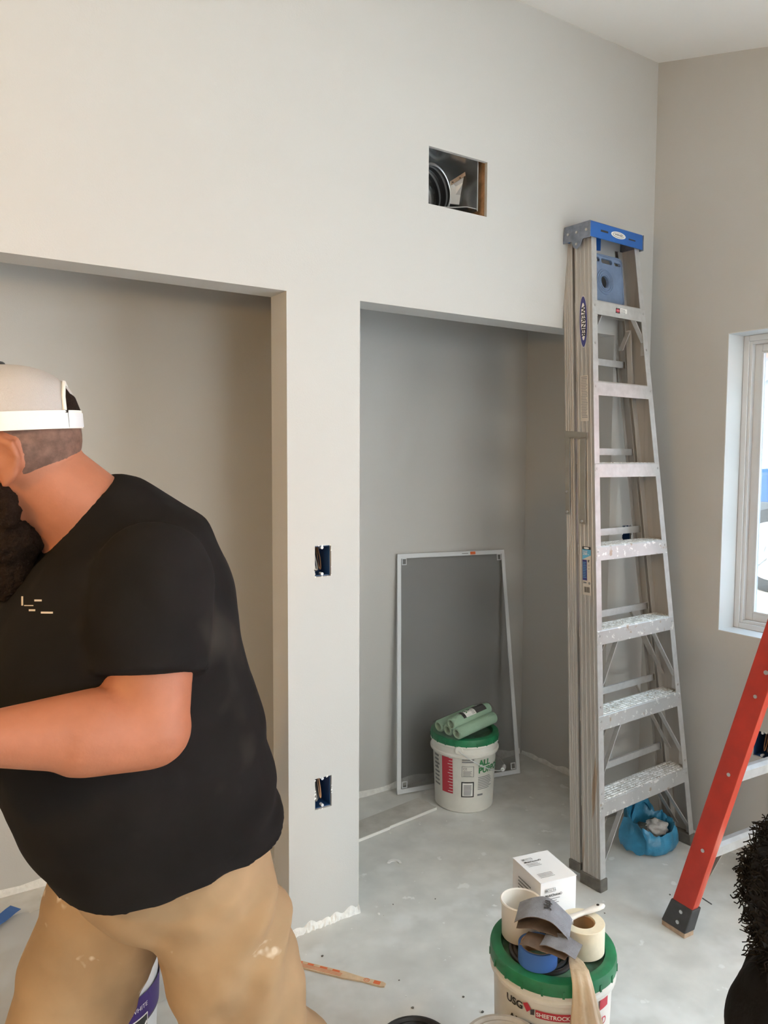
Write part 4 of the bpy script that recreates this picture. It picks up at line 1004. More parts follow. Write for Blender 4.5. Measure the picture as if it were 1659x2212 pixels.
# ------------------------------------------------------------------ white pail behind the man
def behr():
    c = Vector((.379, 1.846, 0)); h = .37; r0, r1 = .135, .150
    root = thing('paint_pail', 'white paint pail with a purple band on the floor behind the man', 'bucket', c)
    MB().lathe([(0, 0), (r0-.005, 0), (r0, .005), (r1-.004, h-.04), (r1+.004, h-.036), (r1+.004, h-.028), (r1, h-.024), (r1+.003, h-.004), (r1, h), (r1-.012, h-.002), (r1-.02, h-.012), (0, h-.012)], c, 56).build('body', M['white'], root, smooth=True, fix=False)
    rf = lambda z: r0+(r1-r0)*z/h+.001
    va = math.atan2(-c.y, -c.x)
    pr = Print(); pr.a(grid2(-.22, .205, .22, .275, 40, 1), 'purple', 0); pr.a(grid2(-.22, .200, .22, .205, 40, 1), 'purpledk', 0)
    pr.text('ULTRA WHITE', .016, .03, .245, 'logowhite', lift=2)
    pr.a(grid2(-.05, .13, .083, .222, 10, 1), 'logowhite', 1); pr.a(grid2(-.047, .133, .080, .219, 10, 1), 'ink', 2)
    pr.text('BEHR', .052, -.002, .178, 'logowhite', bold=.002, lift=4)
    bear = [(.050, .178), (.052, .190), (.060, .196), (.068, .198), (.076, .206), (.078, .200), (.075, .194), (.073, .184), (.071, .176), (.068, .176), (.067, .183), (.060, .183), (.057, .176), (.053, .176)]
    pr.a((bear, [tuple(reversed(range(len(bear))))]), 'logowhite', 4)
    pr.lines(-.04, .07, .115, .014, 4, .004, 'greyink')
    pr.build('print', root, wrapc(c, rf, va+.30))
behr()

# ================================================================== FLOOR LITTER
def stir_stick():
    a, b = fl(606, 2072, .004), fl(832, 2128, .004)
    a.z = b.z = 0; u = (b-a).normalized(); v = Vector((-u.y, u.x, 0)); L = (b-a).length; w_ = .014; t = .005
    root = thing('stir_stick', 'wooden paint stir stick with orange printing on the concrete floor', 'stir stick', (a+b)/2)
    out = [(0, -w_), (L*.62, -w_), (L*.72, -w_*.75), (L*.80, -w_*.6), (L*.97, -w_*.75), (L, -w_*.45), (L, w_*.45), (L*.97, w_*.75), (L*.80, w_*.6), (L*.72, w_*.75), (L*.62, w_), (0, w_)]
    MB().prism([a+u*x+v*y+Vector((0, 0, .0005)) for x, y in out], (0, 0, t)).build('blade', M['stick'], root, bevel=.0006)
    pr = Print()
    for k in range(3): pr.rect(L*.06, -w_*.75+k*.0055, L*.60, -w_*.75+k*.0055+.0018, 'orangeink')
    for k, (x, wd) in enumerate(((.02, .03), (.12, .09), (.26, .06), (.38, .07), (.50, .07))):
        pr.rect(L*x, w_*.25, L*(x+wd), w_*.75, 'orangeink')
    vs = []; n = 20
    for k in range(n): a_ = 2*PI*k/n; vs += [(L*.83+.009*math.cos(a_), .009*math.sin(a_)*.9), (L*.83+.0072*math.cos(a_), .0072*math.sin(a_)*.9)]
    pr.a((vs, [(2*k, (2*k+2) % (2*n), (2*k+3) % (2*n), 2*k+1) for k in range(n)]), 'orangeink'); pr.text('O', .012, L*.83, 0, 'orangeink')
    pr.rect(L*.895, -.007, L*.955, .007, 'orangeink')
    pr.build('print', root, lambda x, y, l: a+u*x+v*y+Vector((0, 0, .0005+t+l)))
stir_stick()
c = fl(852, 1866, 0); rs = []
mb = MB(); arc = [(.028, k) for k in range(13)]
pts_o = [(math.cos(PI*(.02+.96*k/12))*.027, math.sin(PI*(.02+.96*k/12))*.024) for k in range(13)]; pts_i = [(math.cos(PI*(.02+.96*k/12))*.017, math.sin(PI*(.02+.96*k/12))*.013) for k in range(13)]
poly = [c+_r*x+_f*y*1.2+Vector((0, 0, .0008)) for x, y in pts_o+pts_i[::-1]]
mb = MB()
for k in range(12): mb.hexa([poly[k], poly[k+1], poly[24-k], poly[25-k]]+[q+Vector((0, 0, .003)) for q in (poly[k], poly[k+1], poly[24-k], poly[25-k])])
tag(mb.build('plaster_scrap', M['logowhite']), 'small white crescent scrap on the floor in front of the closet', 'scrap')
# little crumbs of debris
rnd = random.Random(12)
CR = []
for k, (px, py, s_) in enumerate([(818, 1975, .006), (849, 1954, .003), (940, 1942, .003), (696, 2066, .005), (843, 1800, .004), (712, 1867, .003), (862, 2118, .003), (1196, 1985, .004), (877, 2152, .003), (1001, 2154, .004), (1042, 2187, .005), (1306, 1973, .003), (1298, 2111, .004), (1447, 1933, .004), (700, 1995, .003), (891, 2178, .005)]):
    q = fl(px, py); mb = MB(); a = rnd.uniform(0, 3)
    v = [(math.cos(a+2*PI*i/5)*s_*rnd.uniform(.6, 1.1), math.sin(a+2*PI*i/5)*s_*rnd.uniform(.5, 1)) for i in range(5)]
    mb.prism([q+Vector((x, y, .0003)) for x, y in v], (0, 0, s_*.5))
    o = mb.build('debris_crumb', M['rubber'] if k % 4 else M['gyp']); 
    tag(o, 'tiny pale crumb of debris on the concrete floor' if k % 4 == 0 else 'tiny dark crumb of debris on the concrete floor', 'debris', 'pale crumbs on the floor' if k % 4 == 0 else 'dark crumbs on the floor')

    near = {0: 'pale crumb of debris at the closet side foot of the pillar', 3: 'dark crumb of debris between the stir stick and the pillar', 4: 'pale crumb of debris in front of the drywall strip', 6: 'dark crumb of debris near the handle end of the stir stick', 10: 'dark crumb of debris beside the front pail and the smeared paint can', 11: 'dark crumb of debris between the brush handle and the tall ladder', 13: 'dark crumb of debris between the red ladder boot and the tall ladder', 15: 'dark crumb of debris behind the black rimmed paint can', 12: 'pale crumb of debris beside the masking tape side of the front pail'}
    if k in near: o['label'] = near[k]

# gypsum board strip on the closet floor
def board():
    A, B = fl(700, 1844, .012), fl(944, 1744, .012); A.z = B.z = 0
    u = (B-A).normalized(); v = Vector((-u.y, u.x, 0)); L = (B-A).length; Wd = .12
    A = A+u*.0
    a0 = max(0, (1.225-A.x)/u.x+.0)
    root = thing('drywall_strip', 'offcut strip of drywall lying on the closet floor beside the pail', 'drywall', A+u*(L/2))
    Vz = Vector((0, 0, 1)); top = .013
    rag = [(a0, 0), (L*.55, -.002), (L*.56, .002), (L, 0), (L-.004, .03), (L+.004, .06), (L, Wd), (a0, Wd)]
    MB().prism([A+u*x+v*y+Vz*.001 for x, y in rag], Vz*(top-.002)).build('core', M['gyp'], root)
    MB().prism([A+u*x+v*(y if y > .01 else y+.002)+Vz*(top-.001) for x, y in rag], Vz*.0012).build('paper_face', M['drywall'], root)
board()

# clear plastic sheeting with blue tape on the alcove floor
def sheeting():
    poly = [(-1.3, 1.95), (.05, 1.80), (.42, 1.97), (.573, 2.02), (.64, 2.03), (.80, 2.33), (.98, 2.50), (1.03, 2.70), (.5, 2.66), (.1, 2.70), (-.3, 2.55), (-1.3, 2.62)]
    bm = bmesh.new(); nx, ny = 120, 54; x0, x1, y0, y1 = -1.3, 1.05, 1.75, 2.72
    def inside(x, y):
        c = False; n = len(poly)
        for i in range(n):
            a, b = poly[i], poly[(i+1) % n]
            if (a[1] > y) != (b[1] > y) and x < (b[0]-a[0])*(y-a[1])/(b[1]-a[1])+a[0]: c = not c
        return c
    g = {}
    for i in range(nx+1):
        for j in range(ny+1):
            x, y = x0+(x1-x0)*i/nx, y0+(y1-y0)*j/ny
            z = .006+.018*abs(noise.noise(Vector((x*6, y*7, 0))))+.012*abs(noise.noise(Vector((x*17, y*13, 4))))
            dp = math.hypot(x-.379, y-1.846)
            if dp < .20: z = .0015
            elif dp < .26: z = .0015+(z-.0015)*(dp-.20)/.06
            g[i, j] = (x, y, z)
    vm = {}
    def V(i, j):
        if (i, j) not in vm: vm[i, j] = bm.verts.new(g[i, j])
        return vm[i, j]
    for i in range(nx):
        for j in range(ny):
            cx, cy = (g[i, j][0]+g[i+1, j][0])/2, (g[i, j][1]+g[i, j+1][1])/2
            if inside(cx, cy) and math.hypot(cx-.379, cy-1.846) > .15: bm.faces.new((V(i, j), V(i+1, j), V(i+1, j+1), V(i, j+1)))
    for f in bm.faces: f.smooth = True
    me = D.meshes.new('plastic_sheeting'); bm.to_mesh(me); bm.free()
    root = thing('plastic_sheeting', 'crumpled translucent plastic sheeting taped to the alcove floor', 'plastic sheet', (0, 2.3, 0))
    put('film', me, M['sheet'], root)
    a, b = fl(-60, 2022, .03), fl(34, 1962, .03); d_ = (b-a).normalized(); s_ = Vector((-d_.y, d_.x, 0))
    pts = [a.lerp(b, i/8)+Vector((0, 0, .004*math.sin(i))) for i in range(9)]
    mb = MB(); mb.rings([[q-s_*.024, q+s_*.024, q+s_*.024-Vector((0, 0, .001)), q-s_*.024-Vector((0, 0, .001))] for q in pts]).build('tape_strip', M['tapeblue'], root)
sheeting()

# ================================================================== BLUE TRASH BAG WITH RAGS
def trash_bag():
    c = Vector((2.470, 1.862, 0))
    root = thing('trash_bag', 'open blue plastic bag of dirty rags on the floor under the tall ladder', 'bag', c)
    n = 72; rs = []
    prof = [(.02, .0), (.085, .001), (.105, .012), (.112, .04), (.112, .07), (.108, .10), (.100, .118), (.092, .110), (.088, .08), (.085, .05)]
    for i, (r_, z) in enumerate(prof):
        ring = []
        for k in range(n):
            a = 2*PI*k/n; w1 = noise.noise(Vector((math.cos(a)*2.2, math.sin(a)*2.2, i*.23))); w2 = noise.noise(Vector((math.cos(a)*6, math.sin(a)*6, i*.5+9)))
            back = max(0, math.sin(a-.15)); rr = r_*(1+.10*w1+.10*w2); zz = z*(1+.16*w2+.22*w1)+(.05*back**3 if i in (4, 5, 6, 7) else 0)*(1 if i in (5, 6) else .7)
            fr_ = max(0, -math.sin(a)); zz = zz*(1-.30*fr_)
            if i == 0: rr = r_
            x = rr*math.cos(a)*.98; y = rr*math.sin(a)*.78
            ring.append(c+Vector((x, y, max(.001, zz))))
        rs.append(ring)
    mb = MB().rings(rs, caps=False); mb.f.append(tuple(range(n))); mb.mi.append(0)
    mb.build('film', M['bag'], root, smooth=True, fix=False).data.set_sharp_from_angle(angle=math.radians(70))
    # a raised handle loop of film and a flap on the left
    lp = []
    for k in range(13):
        t = k/12; lp.append(c+Vector((.075-.12*t, .055, .10+.075*math.sin(t*PI))))
    mb = MB(); mb.rings([[q+Vector((0, .0, .016)), q-Vector((0, .004, .018)), q-Vector((0, .006, .018)), q+Vector((0, -.002, .016))] for q in lp]).build('handle', M['bag'], root, smooth=True)
    mb = MB(); fs = []
    for j in range(5):
        fs.append([c+Vector((-.115-.014*math.sin(j*1.1+i*.4), .05-.11*i/8, .02+.028*j+.006*math.sin(i*1.7+j))) for i in range(9)])
    mb.rings(fs, close=False, caps=False).build('flap', M['bag'], root, smooth=True, fix=False)
    def rag(cx, cy, z, r_, m_, seed, name, label):
        bm = bmesh.new(); bmesh.ops.create_icosphere(bm, subdivisions=4, radius=1)
        for v in bm.verts:
            q = v.co.copy(); s_ = 1+.32*noise.noise(q*2.1+Vector((seed, 0, 0)))+.16*noise.noise(q*5+Vector((0, seed, 0)))
            v.co = Vector((c.x+cx, c.y+cy, z))+Vector((q.x*r_, q.y*r_*.8, q.z*r_*.55))*s_
        for f in bm.faces: f.smooth = True
        me = D.meshes.new(name); bm.to_mesh(me); bm.free(); o = put(name, me, M[m_]); return tag(o, label, 'rag')
    rag(.012, -.016, .080, .050, 'rag', 1.3, 'rag', 'plaster smeared pale rag in the mouth of the blue bag')
    rag(-.044, .012, .084, .030, 'dkrag', 4.3, 'rag', 'dark wadded rag in the left corner of the blue bag')
    rag(.050, .020, .080, .022, 'dkrag', 7.7, 'rag', 'small dark rag against the far side of the blue bag')
trash_bag()

# ================================================================== PEOPLE
def capsule(mb, p, q, r0, r1, n=16, flat_=None):
    """tapered capsule; flat_ = (axis vector, scale) squeezes the section"""
    p, q = Vector(p), Vector(q); d_ = (q-p); L = d_.length; d_.normalize()
    a = d_.orthogonal().normalized(); b = d_.cross(a)
    if flat_:
        ax = Vector(flat_[0]); ax = (ax-d_*ax.dot(d_)).normalized(); a = ax; b = d_.cross(a)
    fs = flat_[1] if flat_ else 1.0
    rs = []
    for k in range(1, 5): t = -PI/2+PI/2*k/5+0; rs.append((p+d_*(r0*math.sin(t)), r0*math.cos(t)))
    for k in range(5): t = k/4; rs.append((p.lerp(q, t), r0+(r1-r0)*t))
    for k in range(1, 5): t = PI/2*k/5; rs.append((q+d_*(r1*math.sin(t)), r1*math.cos(t)))
    mb.rings([[c+a*(r*fs*math.cos(2*PI*i/n))+b*(r*math.sin(2*PI*i/n)) for i in range(n)] for c, r in rs])
def ellipsoid(mb, c, ax, ay, az, n=20, m_=12):
    c, ax, ay, az = map(Vector, (c, ax, ay, az)); rs = []
    for i in range(1, m_):
        t = -PI/2+PI*i/m_; rs.append([c+az*math.sin(t)+(ax*math.cos(2*PI*k/n)+ay*math.sin(2*PI*k/n))*math.cos(t) for k in range(n)])
    mb.rings(rs)
def remesh(mb, name, mats, parent, voxel, smooth_it=6, fn=None, sub=False):
    me = mb.mesh(name); bm = bmesh.new(); bm.from_mesh(me); bmesh.ops.recalc_face_normals(bm, faces=bm.faces); bm.to_mesh(me); bm.free()
    o = D.objects.new(name, me); COL.objects.link(o)
    md = o.modifiers.new('r', 'REMESH'); md.mode = 'VOXEL'; md.voxel_size = voxel; md.use_smooth_shade = True
    if smooth_it: ms = o.modifiers.new('s', 'SMOOTH'); ms.factor = .5; ms.iterations = smooth_it
    dg = bpy.context.evaluated_depsgraph_get(); dg.update(); m2 = D.meshes.new_from_object(o.evaluated_get(dg))
    COL.objects.unlink(o); D.objects.remove(o); D.meshes.remove(me)
    m2.name = name
    if fn:
        no = [v.normal.copy() for v in m2.vertices]
        for v, n in zip(m2.vertices, no): v.co = fn(v.co.copy(), n)
        m2.update()
    m2.polygons.foreach_set('use_smooth', [True]*len(m2.polygons))
    m2.materials.clear()
    return put(name, m2, mats, parent)
def hand(mb, wrist, fwd, palm_n, side, scale=1.0, curl=.5):
    """palm and five fingers; side = direction from little finger to thumb"""
    fwd, pn, sd = Vector(fwd).normalized(), Vector(palm_n).normalized(), Vector(side).normalized(); s_ = scale; w_ = Vector(wrist)
    ellipsoid(mb, w_+fwd*.050*s_, fwd*.056*s_, sd*.043*s_, pn*.018*s_)
    for k, (off, L) in enumerate(((.030, .074), (.010, .082), (-.010, .077), (-.029, .060))):
        p = w_+fwd*.088*s_+sd*off*s_; d_ = fwd.copy()
        for seg, (fr, bend) in enumerate(((.45, .35), (.32, .55), (.23, .35))):
            ang = bend*curl*2; ax = d_.cross(pn); d_ = (d_*math.cos(ang)+pn*math.sin(ang)).normalized()
            pn2 = pn
            q = p+d_*(L*fr*s_); capsule(mb, p, q, (.0098-.0012*seg)*s_, (.0090-.0012*seg)*s_, 10); p = q
    p = w_+fwd*.030*s_+sd*.034*s_; d_ = (fwd*.7+sd*.65+pn*.25).normalized()
    for seg, L in enumerate((.040, .032, .026)):
        q = p+d_*L*s_; capsule(mb, p, q, (.0125-.0015*seg)*s_, (.0112-.0015*seg)*s_, 10); p = q; d_ = (d_+fwd*.25+pn*.25).normalized()
def head(mb, c, F, Uh, s_=1.0):
    """head with face: c centre, F facing, Uh up of the head"""
    F, Uh = Vector(F).normalized(), Vector(Uh).normalized(); Lf = Uh.cross(F).normalized(); c = Vector(c)
    P = lambda f, l, u_: c+(F*f+Lf*l+Uh*u_)*s_
    ellipsoid(mb, P(-.012, 0, .025), F*.100*s_, Lf*.078*s_, Uh*.098*s_, 24, 16)           # skull
    ellipsoid(mb, P(.030, 0, -.045), F*.062*s_, Lf*.060*s_, Uh*.072*s_, 20, 12)           # face
    ellipsoid(mb, P(.055, 0, -.095), F*.030*s_, Lf*.034*s_, Uh*.024*s_)                   # chin
    capsule(mb, P(.090, 0, .005), P(.108, 0, -.030), .010*s_, .014*s_, 12)                # nose
    for q in (-1, 1):
        ellipsoid(mb, P(.104, q*.012, -.034), F*.010*s_, Lf*.009*s_, Uh*.008*s_, 10, 8)   # nostrils
        ellipsoid(mb, P(.075, q*.040, .018), F*.018*s_, Lf*.026*s_, Uh*.009*s_, 12, 8)    # brow
        ellipsoid(mb, P(.062, q*.048, -.028), F*.022*s_, Lf*.018*s_, Uh*.018*s_, 12, 8)   # cheek
    ellipsoid(mb, P(.088, 0, -.062), F*.012*s_, Lf*.026*s_, Uh*.006*s_, 12, 8); ellipsoid(mb, P(.085, 0, -.073), F*.013*s_, Lf*.023*s_, Uh*.007*s_, 12, 8)  # lips
    for q in (-1, 1):                                                                     # ears
        pts = [P(.004, q*.074, .022), P(-.012, q*.085, .030), P(-.024, q*.090, .020), P(-.026, q*.089, .0), P(-.014, q*.082, -.022), P(.002, q*.076, -.034)]
        for a, b in zip(pts, pts[1:]): capsule(mb, a, b, .0065*s_, .0065*s_, 8)
        ellipsoid(mb, P(-.008, q*.078, .0), F*.018*s_, Lf*.006*s_, Uh*.028*s_, 12, 8)
        ellipsoid(mb, P(.004, q*.076, -.030), F*.008*s_, Lf*.007*s_, Uh*.011*s_, 10, 8)
    return P
def eyes(P, parent, s_=1.0):
    for q in (-1, 1):
        mb = MB(); c = P(.076, q*.032, .0); ellipsoid(mb, c, Vector((.012, 0, 0))*s_, Vector((0, .012, 0))*s_, Vector((0, 0, .012))*s_, 14, 10); e = mb.build('eye', M['eye'], parent, smooth=True)
        mb = MB(); c = P(.0845, q*.032, .0); ellipsoid(mb, c, Vector((.005, 0, 0))*s_, Vector((0, .005, 0))*s_, Vector((0, 0, .005))*s_, 10, 8); mb.build('iris', M['iris'], e, smooth=True)
def selli(xc, yc, z, a, b, k, e=2.4, n=40):
    out = []
    for i in range(n):
        t = 2*PI*i/n; c_, s_ = math.cos(t), math.sin(t)
        x = a*abs(c_)**(2/e)*(1 if c_ > 0 else -1); y = b*abs(s_)**(2/e)*(1 if s_ > 0 else -1)
        out.append((xc+x, yc+y, z+k*x))
    return out

YM = 1.33
def man():
    root = thing('person', 'man in white mesh cap, black t-shirt and khaki trousers walking past the pillar', 'person', (.42, YM, 0))
    hc = Vector((.161, YM+.005, 1.520)); th = math.radians(17)
    F = Vector((-math.cos(th), .28, -math.sin(th))).normalized(); Uh = Vector((-math.sin(th), 0, math.cos(th))); Uh = (Uh-F*Uh.dot(F)).normalized()
    mb = MB(); P = head(mb, hc, F, Uh, 1.04)
    # neck and trunk core
    capsule(mb, (.195, YM, 1.50), (.272, YM, 1.425), .070, .080, 20); ellipsoid(mb, (.225, YM, 1.495), (.052, 0, -.03), (0, .066, 0), (.02, 0, .05))
    capsule(mb, (.285, YM, 1.38), (.34, YM, .95), .08, .13, 20)
    # near (left) arm
    SHn = Vector((.328, YM-.195, 1.338)); ELn = onY(316, 1568, 1.075); WRn = onY(-40, 1597, 1.06)
    capsule(mb, SHn.lerp(ELn, .25), ELn, .066, .060, 18); capsule(mb, ELn+Vector((.006, 0, -.004)), ELn.lerp(WRn, .42)+Vector((0, 0, -.004)), .058, .058, 18); capsule(mb, ELn.lerp(WRn, .35), WRn, .058, .034, 18)
    capsule(mb, SHn.lerp(ELn, .2), (.30, YM, 1.30), .05, .08, 16)
    hand(mb, WRn+Vector((-.01, 0, 0)), (-1, .10, .04), (0, .9, -.35), (-.2, .3, .9), 1.08, .45)
    # far arm
    SHf = Vector((.330, YM+.205, 1.345)); ELf = Vector((.315, YM+.27, 1.08)); WRf = Vector((.09, YM+.20, 1.06))
    capsule(mb, SHf.lerp(ELf, .25), ELf, .062, .055, 16); capsule(mb, ELf, WRf, .055, .034, 16); capsule(mb, SHf.lerp(ELf, .2), (.30, YM, 1.30), .05, .08, 16)
    hand(mb, WRf+Vector((-.01, 0, 0)), (-1, -.15, .04), (0, -.9, -.35), (-.2, -.3, .9), 1.08, .45)
    # legs
    hipn, hipf = Vector((.42, YM-.10, .86)), Vector((.40, YM+.11, .86))
    knn, ftn = Vector((.515, YM-.115, .49)), Vector((.74, YM-.12, .13))
    knf, ftf = Vector((.235, YM+.11, .47)), Vector((.215, YM+.11, .09))
    capsule(mb, (.37, YM, .95), (.41, YM, .86), .14, .15, 20)
    for h_, k_, f_ in ((hipn, knn, ftn), (hipf, knf, ftf)):
        capsule(mb, h_, k_, .085, .058, 16); capsule(mb, k_, f_, .055, .040, 16)
    body = remesh(mb, 'body', M['skin'], root, .0062, 5); lbl(body, 'light skinned head, neck and bare forearm')
    eyes(P, body, 1.04)
    # clipped hair at the back and sides under the cap
    mb = MB(); s_ = 1.04; n, m_ = 44, 14; rs = []
    Lf = Uh.cross(F).normalized()
    for j in range(m_):
        el = math.radians(26-72*j/(m_-1)); ring = []
        for i in range(n):
            a = math.radians(74+212*i/(n-1)); inn = .997+.016*min(1, (1-j/(m_-1))*2.5)
            ring.append(P(-.012+(.100*inn)*math.cos(el)*math.cos(a), (.078*inn)*math.cos(el)*math.sin(a), .025+.098*inn*math.sin(el)))
        rs.append(ring)
    mb.rings(rs, close=False, caps=False).build('hair', M['stubble'], root, smooth=True, fix=False)
    # beard
    mb = MB(); ellipsoid(mb, P(.040, 0, -.118), F*.058, Lf*.062, Uh*.050); ellipsoid(mb, P(.056, 0, -.168), F*.045, Lf*.050, Uh*.055); ellipsoid(mb, P(.055, 0, -.085), F*.048, Lf*.062, Uh*.030)
    ellipsoid(mb, P(.018, .058, -.062), F*.022, Lf*.016, Uh*.040); ellipsoid(mb, P(.018, -.058, -.062), F*.022, Lf*.016, Uh*.040)
    remesh(mb, 'beard', M['hair'], root, .006, 3, lambda c, n_: c+n_*(.006*noise.noise(c*90)+.004*noise.noise(c*200)))
    # cap: mesh crown, white band and seams, rear opening, brim
    ct = math.radians(4); cu = Vector((-math.sin(ct), 0, math.cos(ct))); cf = Vector((-math.cos(ct), .28, -math.sin(ct))).normalized(); cl = cu.cross(cf).normalized()
    cc = P(-.010, 0, .048); A, B, H = .114, .090, .092
    Cp = lambda f, l, u_: cc+cf*f+cl*l+cu*u_
    cap = MB(); n, m_ = 56, 14; rs = []
    for j in range(m_+1):
        e = PI/2*j/m_; q = math.cos(e)**.80; rs.append([Cp(A*q*math.cos(2*PI*k/n), B*q*math.sin(2*PI*k/n), H*math.sin(e)**.92) for k in range(n)])
    cap.rings(rs, caps=False); co = cap.build('cap', M['capmesh'], root, smooth=True, fix=False); lbl(co, 'white and grey mesh trucker cap')
    mb = MB(); k_ = 1.008; rs = []
    for z, g in ((-.012, .990), (-.012, 1.012), (.016, 1.012), (.016, .995)): rs.append([Cp(A*g*math.cos(2*PI*k/n), B*g*math.sin(2*PI*k/n), z) for k in range(n)])
    mb.rings(rs, caps=False).build('cap_band', M['capwhite'], co, smooth=True, fix=False)
    for a in (PI/2, PI*1.5):
        pts = []
        for j in range(13):
            e = PI/2*j/12.2; q = math.cos(e)**.80*1.006; pts.append(Cp(A*q*math.cos(a), B*q*math.sin(a), .012+(H-.010)*math.sin(e)**.92))
        MB().tube(pts, .0035, 6).build('cap_seam', M['capwhite'], co, smooth=True)
    c = Cp(0, 0, H+.001); mb = MB(); ellipsoid(mb, c, cf*.011, cl*.011, cu*.005, 14, 8); mb.build('cap_button', M['black'], co, smooth=True)
    # arched rear opening, dark hair showing through, strap
    ring = []; edge = []
    for j in range(19):
        t = -1+2*j/18; up = .016+.046*math.sqrt(max(0, 1-t*t))
        for lst, g in ((ring, 1.010), (edge, 1.016)):
            a = PI+t*.60; e = math.asin(min(1, (up/H)**(1/.92))); q = math.cos(e)**.80*g; lst.append(Cp(A*q*math.cos(a), B*q*math.sin(a), up))
    low = []
    for j in range(19):
        t = -1+2*j/18; a = PI+t*.60; low.append(Cp(A*1.010*math.cos(a), B*1.010*math.sin(a), .012))
    mid = [(a_+b_)/2+(-cf)*.004 for a_, b_ in zip(ring, low)]
    MB().rings([ring, mid, low], close=False, caps=False).build('rear_opening', M['hair'], co, smooth=True, fix=False)
    MB().tube(edge, .0032, 6).build('opening_trim', M['capwhite'], co, smooth=True)
    mb = MB(); rs = []
    for z, g in ((-.010, 1.014), (-.010, 1.022), (.012, 1.022), (.012, 1.014)): rs.append([Cp(A*g*math.cos(PI+t), B*g*math.sin(PI+t), z) for t in [-.55+1.1*k/16 for k in range(17)]])
    mb.rings(rs+[rs[0]], close=False, caps=False).build('strap', M['white'], co, smooth=True, fix=False)
    mb = MB(); rs = []
    for i in range(9):
        f_ = A*.70+.085*i/8*1.0; row = []
        for k in range(15):
            t = -1+2*k/14; ff = A*.98*math.sqrt(max(.02, 1-(t*.86)**2))+(.072*(1-t*t)**.5)*i/8; row.append(Cp(ff, B*.90*t, -.010-.020*t*t-.012*i/8))
        rs.append(row)
    mb.rings(rs, close=False, caps=False); br = mb.build('brim', M['capwhite'], co, smooth=True, fix=False); sm = br.modifiers.new('s', 'SOLIDIFY'); sm.thickness = .004
    # t-shirt
    mb = MB()
    R_ = [(.852, .390, .200, .238, .14), (.90, .374, .214, .246, .10), (.97, .352, .222, .25, .05), (1.06, .329, .229, .25, 0), (1.15, .313, .218, .246, 0), (1.25, .318, .194, .242, .03), (1.33, .328, .164, .236, .10), (1.385, .327, .132, .205, .25), (1.408, .312, .104, .150, .40), (1.440, .290, .072, .098, .62), (1.452, .268, .058, .078, .74)]
    mb.rings([selli(xc, YM, z, a, b, k, 2.5 if i < 6 else 2.2) for i, (z, xc, a, b, k) in enumerate(R_)])
    sl_n = ELn+Vector((.0, 0, .085)); 
    capsule(mb, SHn, SHn.lerp(sl_n, .5), .090, .090, 20); 
    # sleeve cone with flat end
    def sleeve(a, b, r0, r1):
        a, b = Vector(a), Vector(b); d_ = (b-a).normalized(); u_ = d_.orthogonal().normalized(); v_ = d_.cross(u_)
        mb.rings([[a.lerp(b, t)+(u_*math.cos(2*PI*k/24)+v_*math.sin(2*PI*k/24))*(r0+(r1-r0)*t) for k in range(24)] for t in (0, .25, .5, .75, 1)])
    sleeve(SHn, SHn.lerp(ELn, .66), .090, .086)
    capsule(mb, SHf, SHf.lerp(ELf, .4), .090, .084, 20); sleeve(SHf, SHf.lerp(ELf, .66), .086, .080)
    def folds(c, n_):
        w_ = .009*noise.noise(Vector((c.x*5, c.y*4, c.z*9)))+.005*noise.noise(Vector((c.x*9+3, c.y*8, c.z*16)))
        g = math.exp(-((c.z-.905-(c.x-.5)*.35)/.022)**2)*max(0, min(1, (c.x-.25)/.2))*-.010
        return c+n_*(w_+g)
    tee = remesh(mb, 't_shirt', M['tee'], root, .0095, 5, folds)
    # small chest print, placed on the shirt surface
    bvh = BVHTree.FromPolygons([v.co.copy() for v in tee.data.vertices], [tuple(p.vertices) for p in tee.data.polygons])
    mb = MB()
    for (x0, y0, x1, y1) in ((48, 1289, 52, 1309), (76, 1296, 92, 1300), (64, 1317, 78, 1321), (90, 1322, 116, 1326), (54, 1308, 74, 1310)):
        q = []
        for x, y in ((x0, y0), (x1, y0), (x1, y1), (x0, y1)):
            d_ = ray(x, y).normalized(); h_, nn, _, _ = bvh.ray_cast(EYE, d_)
            if h_ is None: break
            q.append(h_+nn*.0015)
        if len(q) == 4: mb.quad(*q)
    if mb.f: mb.build('chest_print', M['tanlabel'], tee, fix=False)
    # trousers
    mb = MB()
    ellipsoid(mb, (.400, YM, .83), (.175, 0, .02), (0, .195, 0), (-.02, 0, .15), 28, 16)
    def lg(pts):
        for (a, ra), (b, rb) in zip(pts, pts[1:]): capsule(mb, a, b, ra, rb, 20)
    lg([(hipn, .112), (hipn.lerp(knn, .5)+Vector((.005, 0, 0)), .114), (knn, .106), (knn.lerp(ftn, .55), .092), (ftn+Vector((0, 0, .0)), .085)])
    lg([(hipf+Vector((-.03, .0, 0)), .118), (hipf.lerp(knf, .5), .116), (knf, .108), (knf.lerp(ftf, .55), .098), (ftf, .092)])
    def pf(c, n_):
        w_ = .013*noise.noise(Vector((c.x*7, c.y*5, c.z*8)))+.007*noise.noise(Vector((c.x*10-c.z*9, c.y*6, c.z*20+c.x*12)))
        k_ = max(0, min(1, (c.x-.40)/.08))*max(0, min(1, (.86-c.z)/.08)); ph = (c.z*1.0-c.x*.9)*42+4*noise.noise(Vector((c.x*6, c.y*6, c.z*6)))
        w_ += .013*k_*math.sin(ph)*(.5+.5*noise.noise(Vector((c.x*9, c.y*5, c.z*9+2))))
        return c+n_*w_
    remesh(mb, 'trousers', M['khaki'], root, .0095, 4, pf)
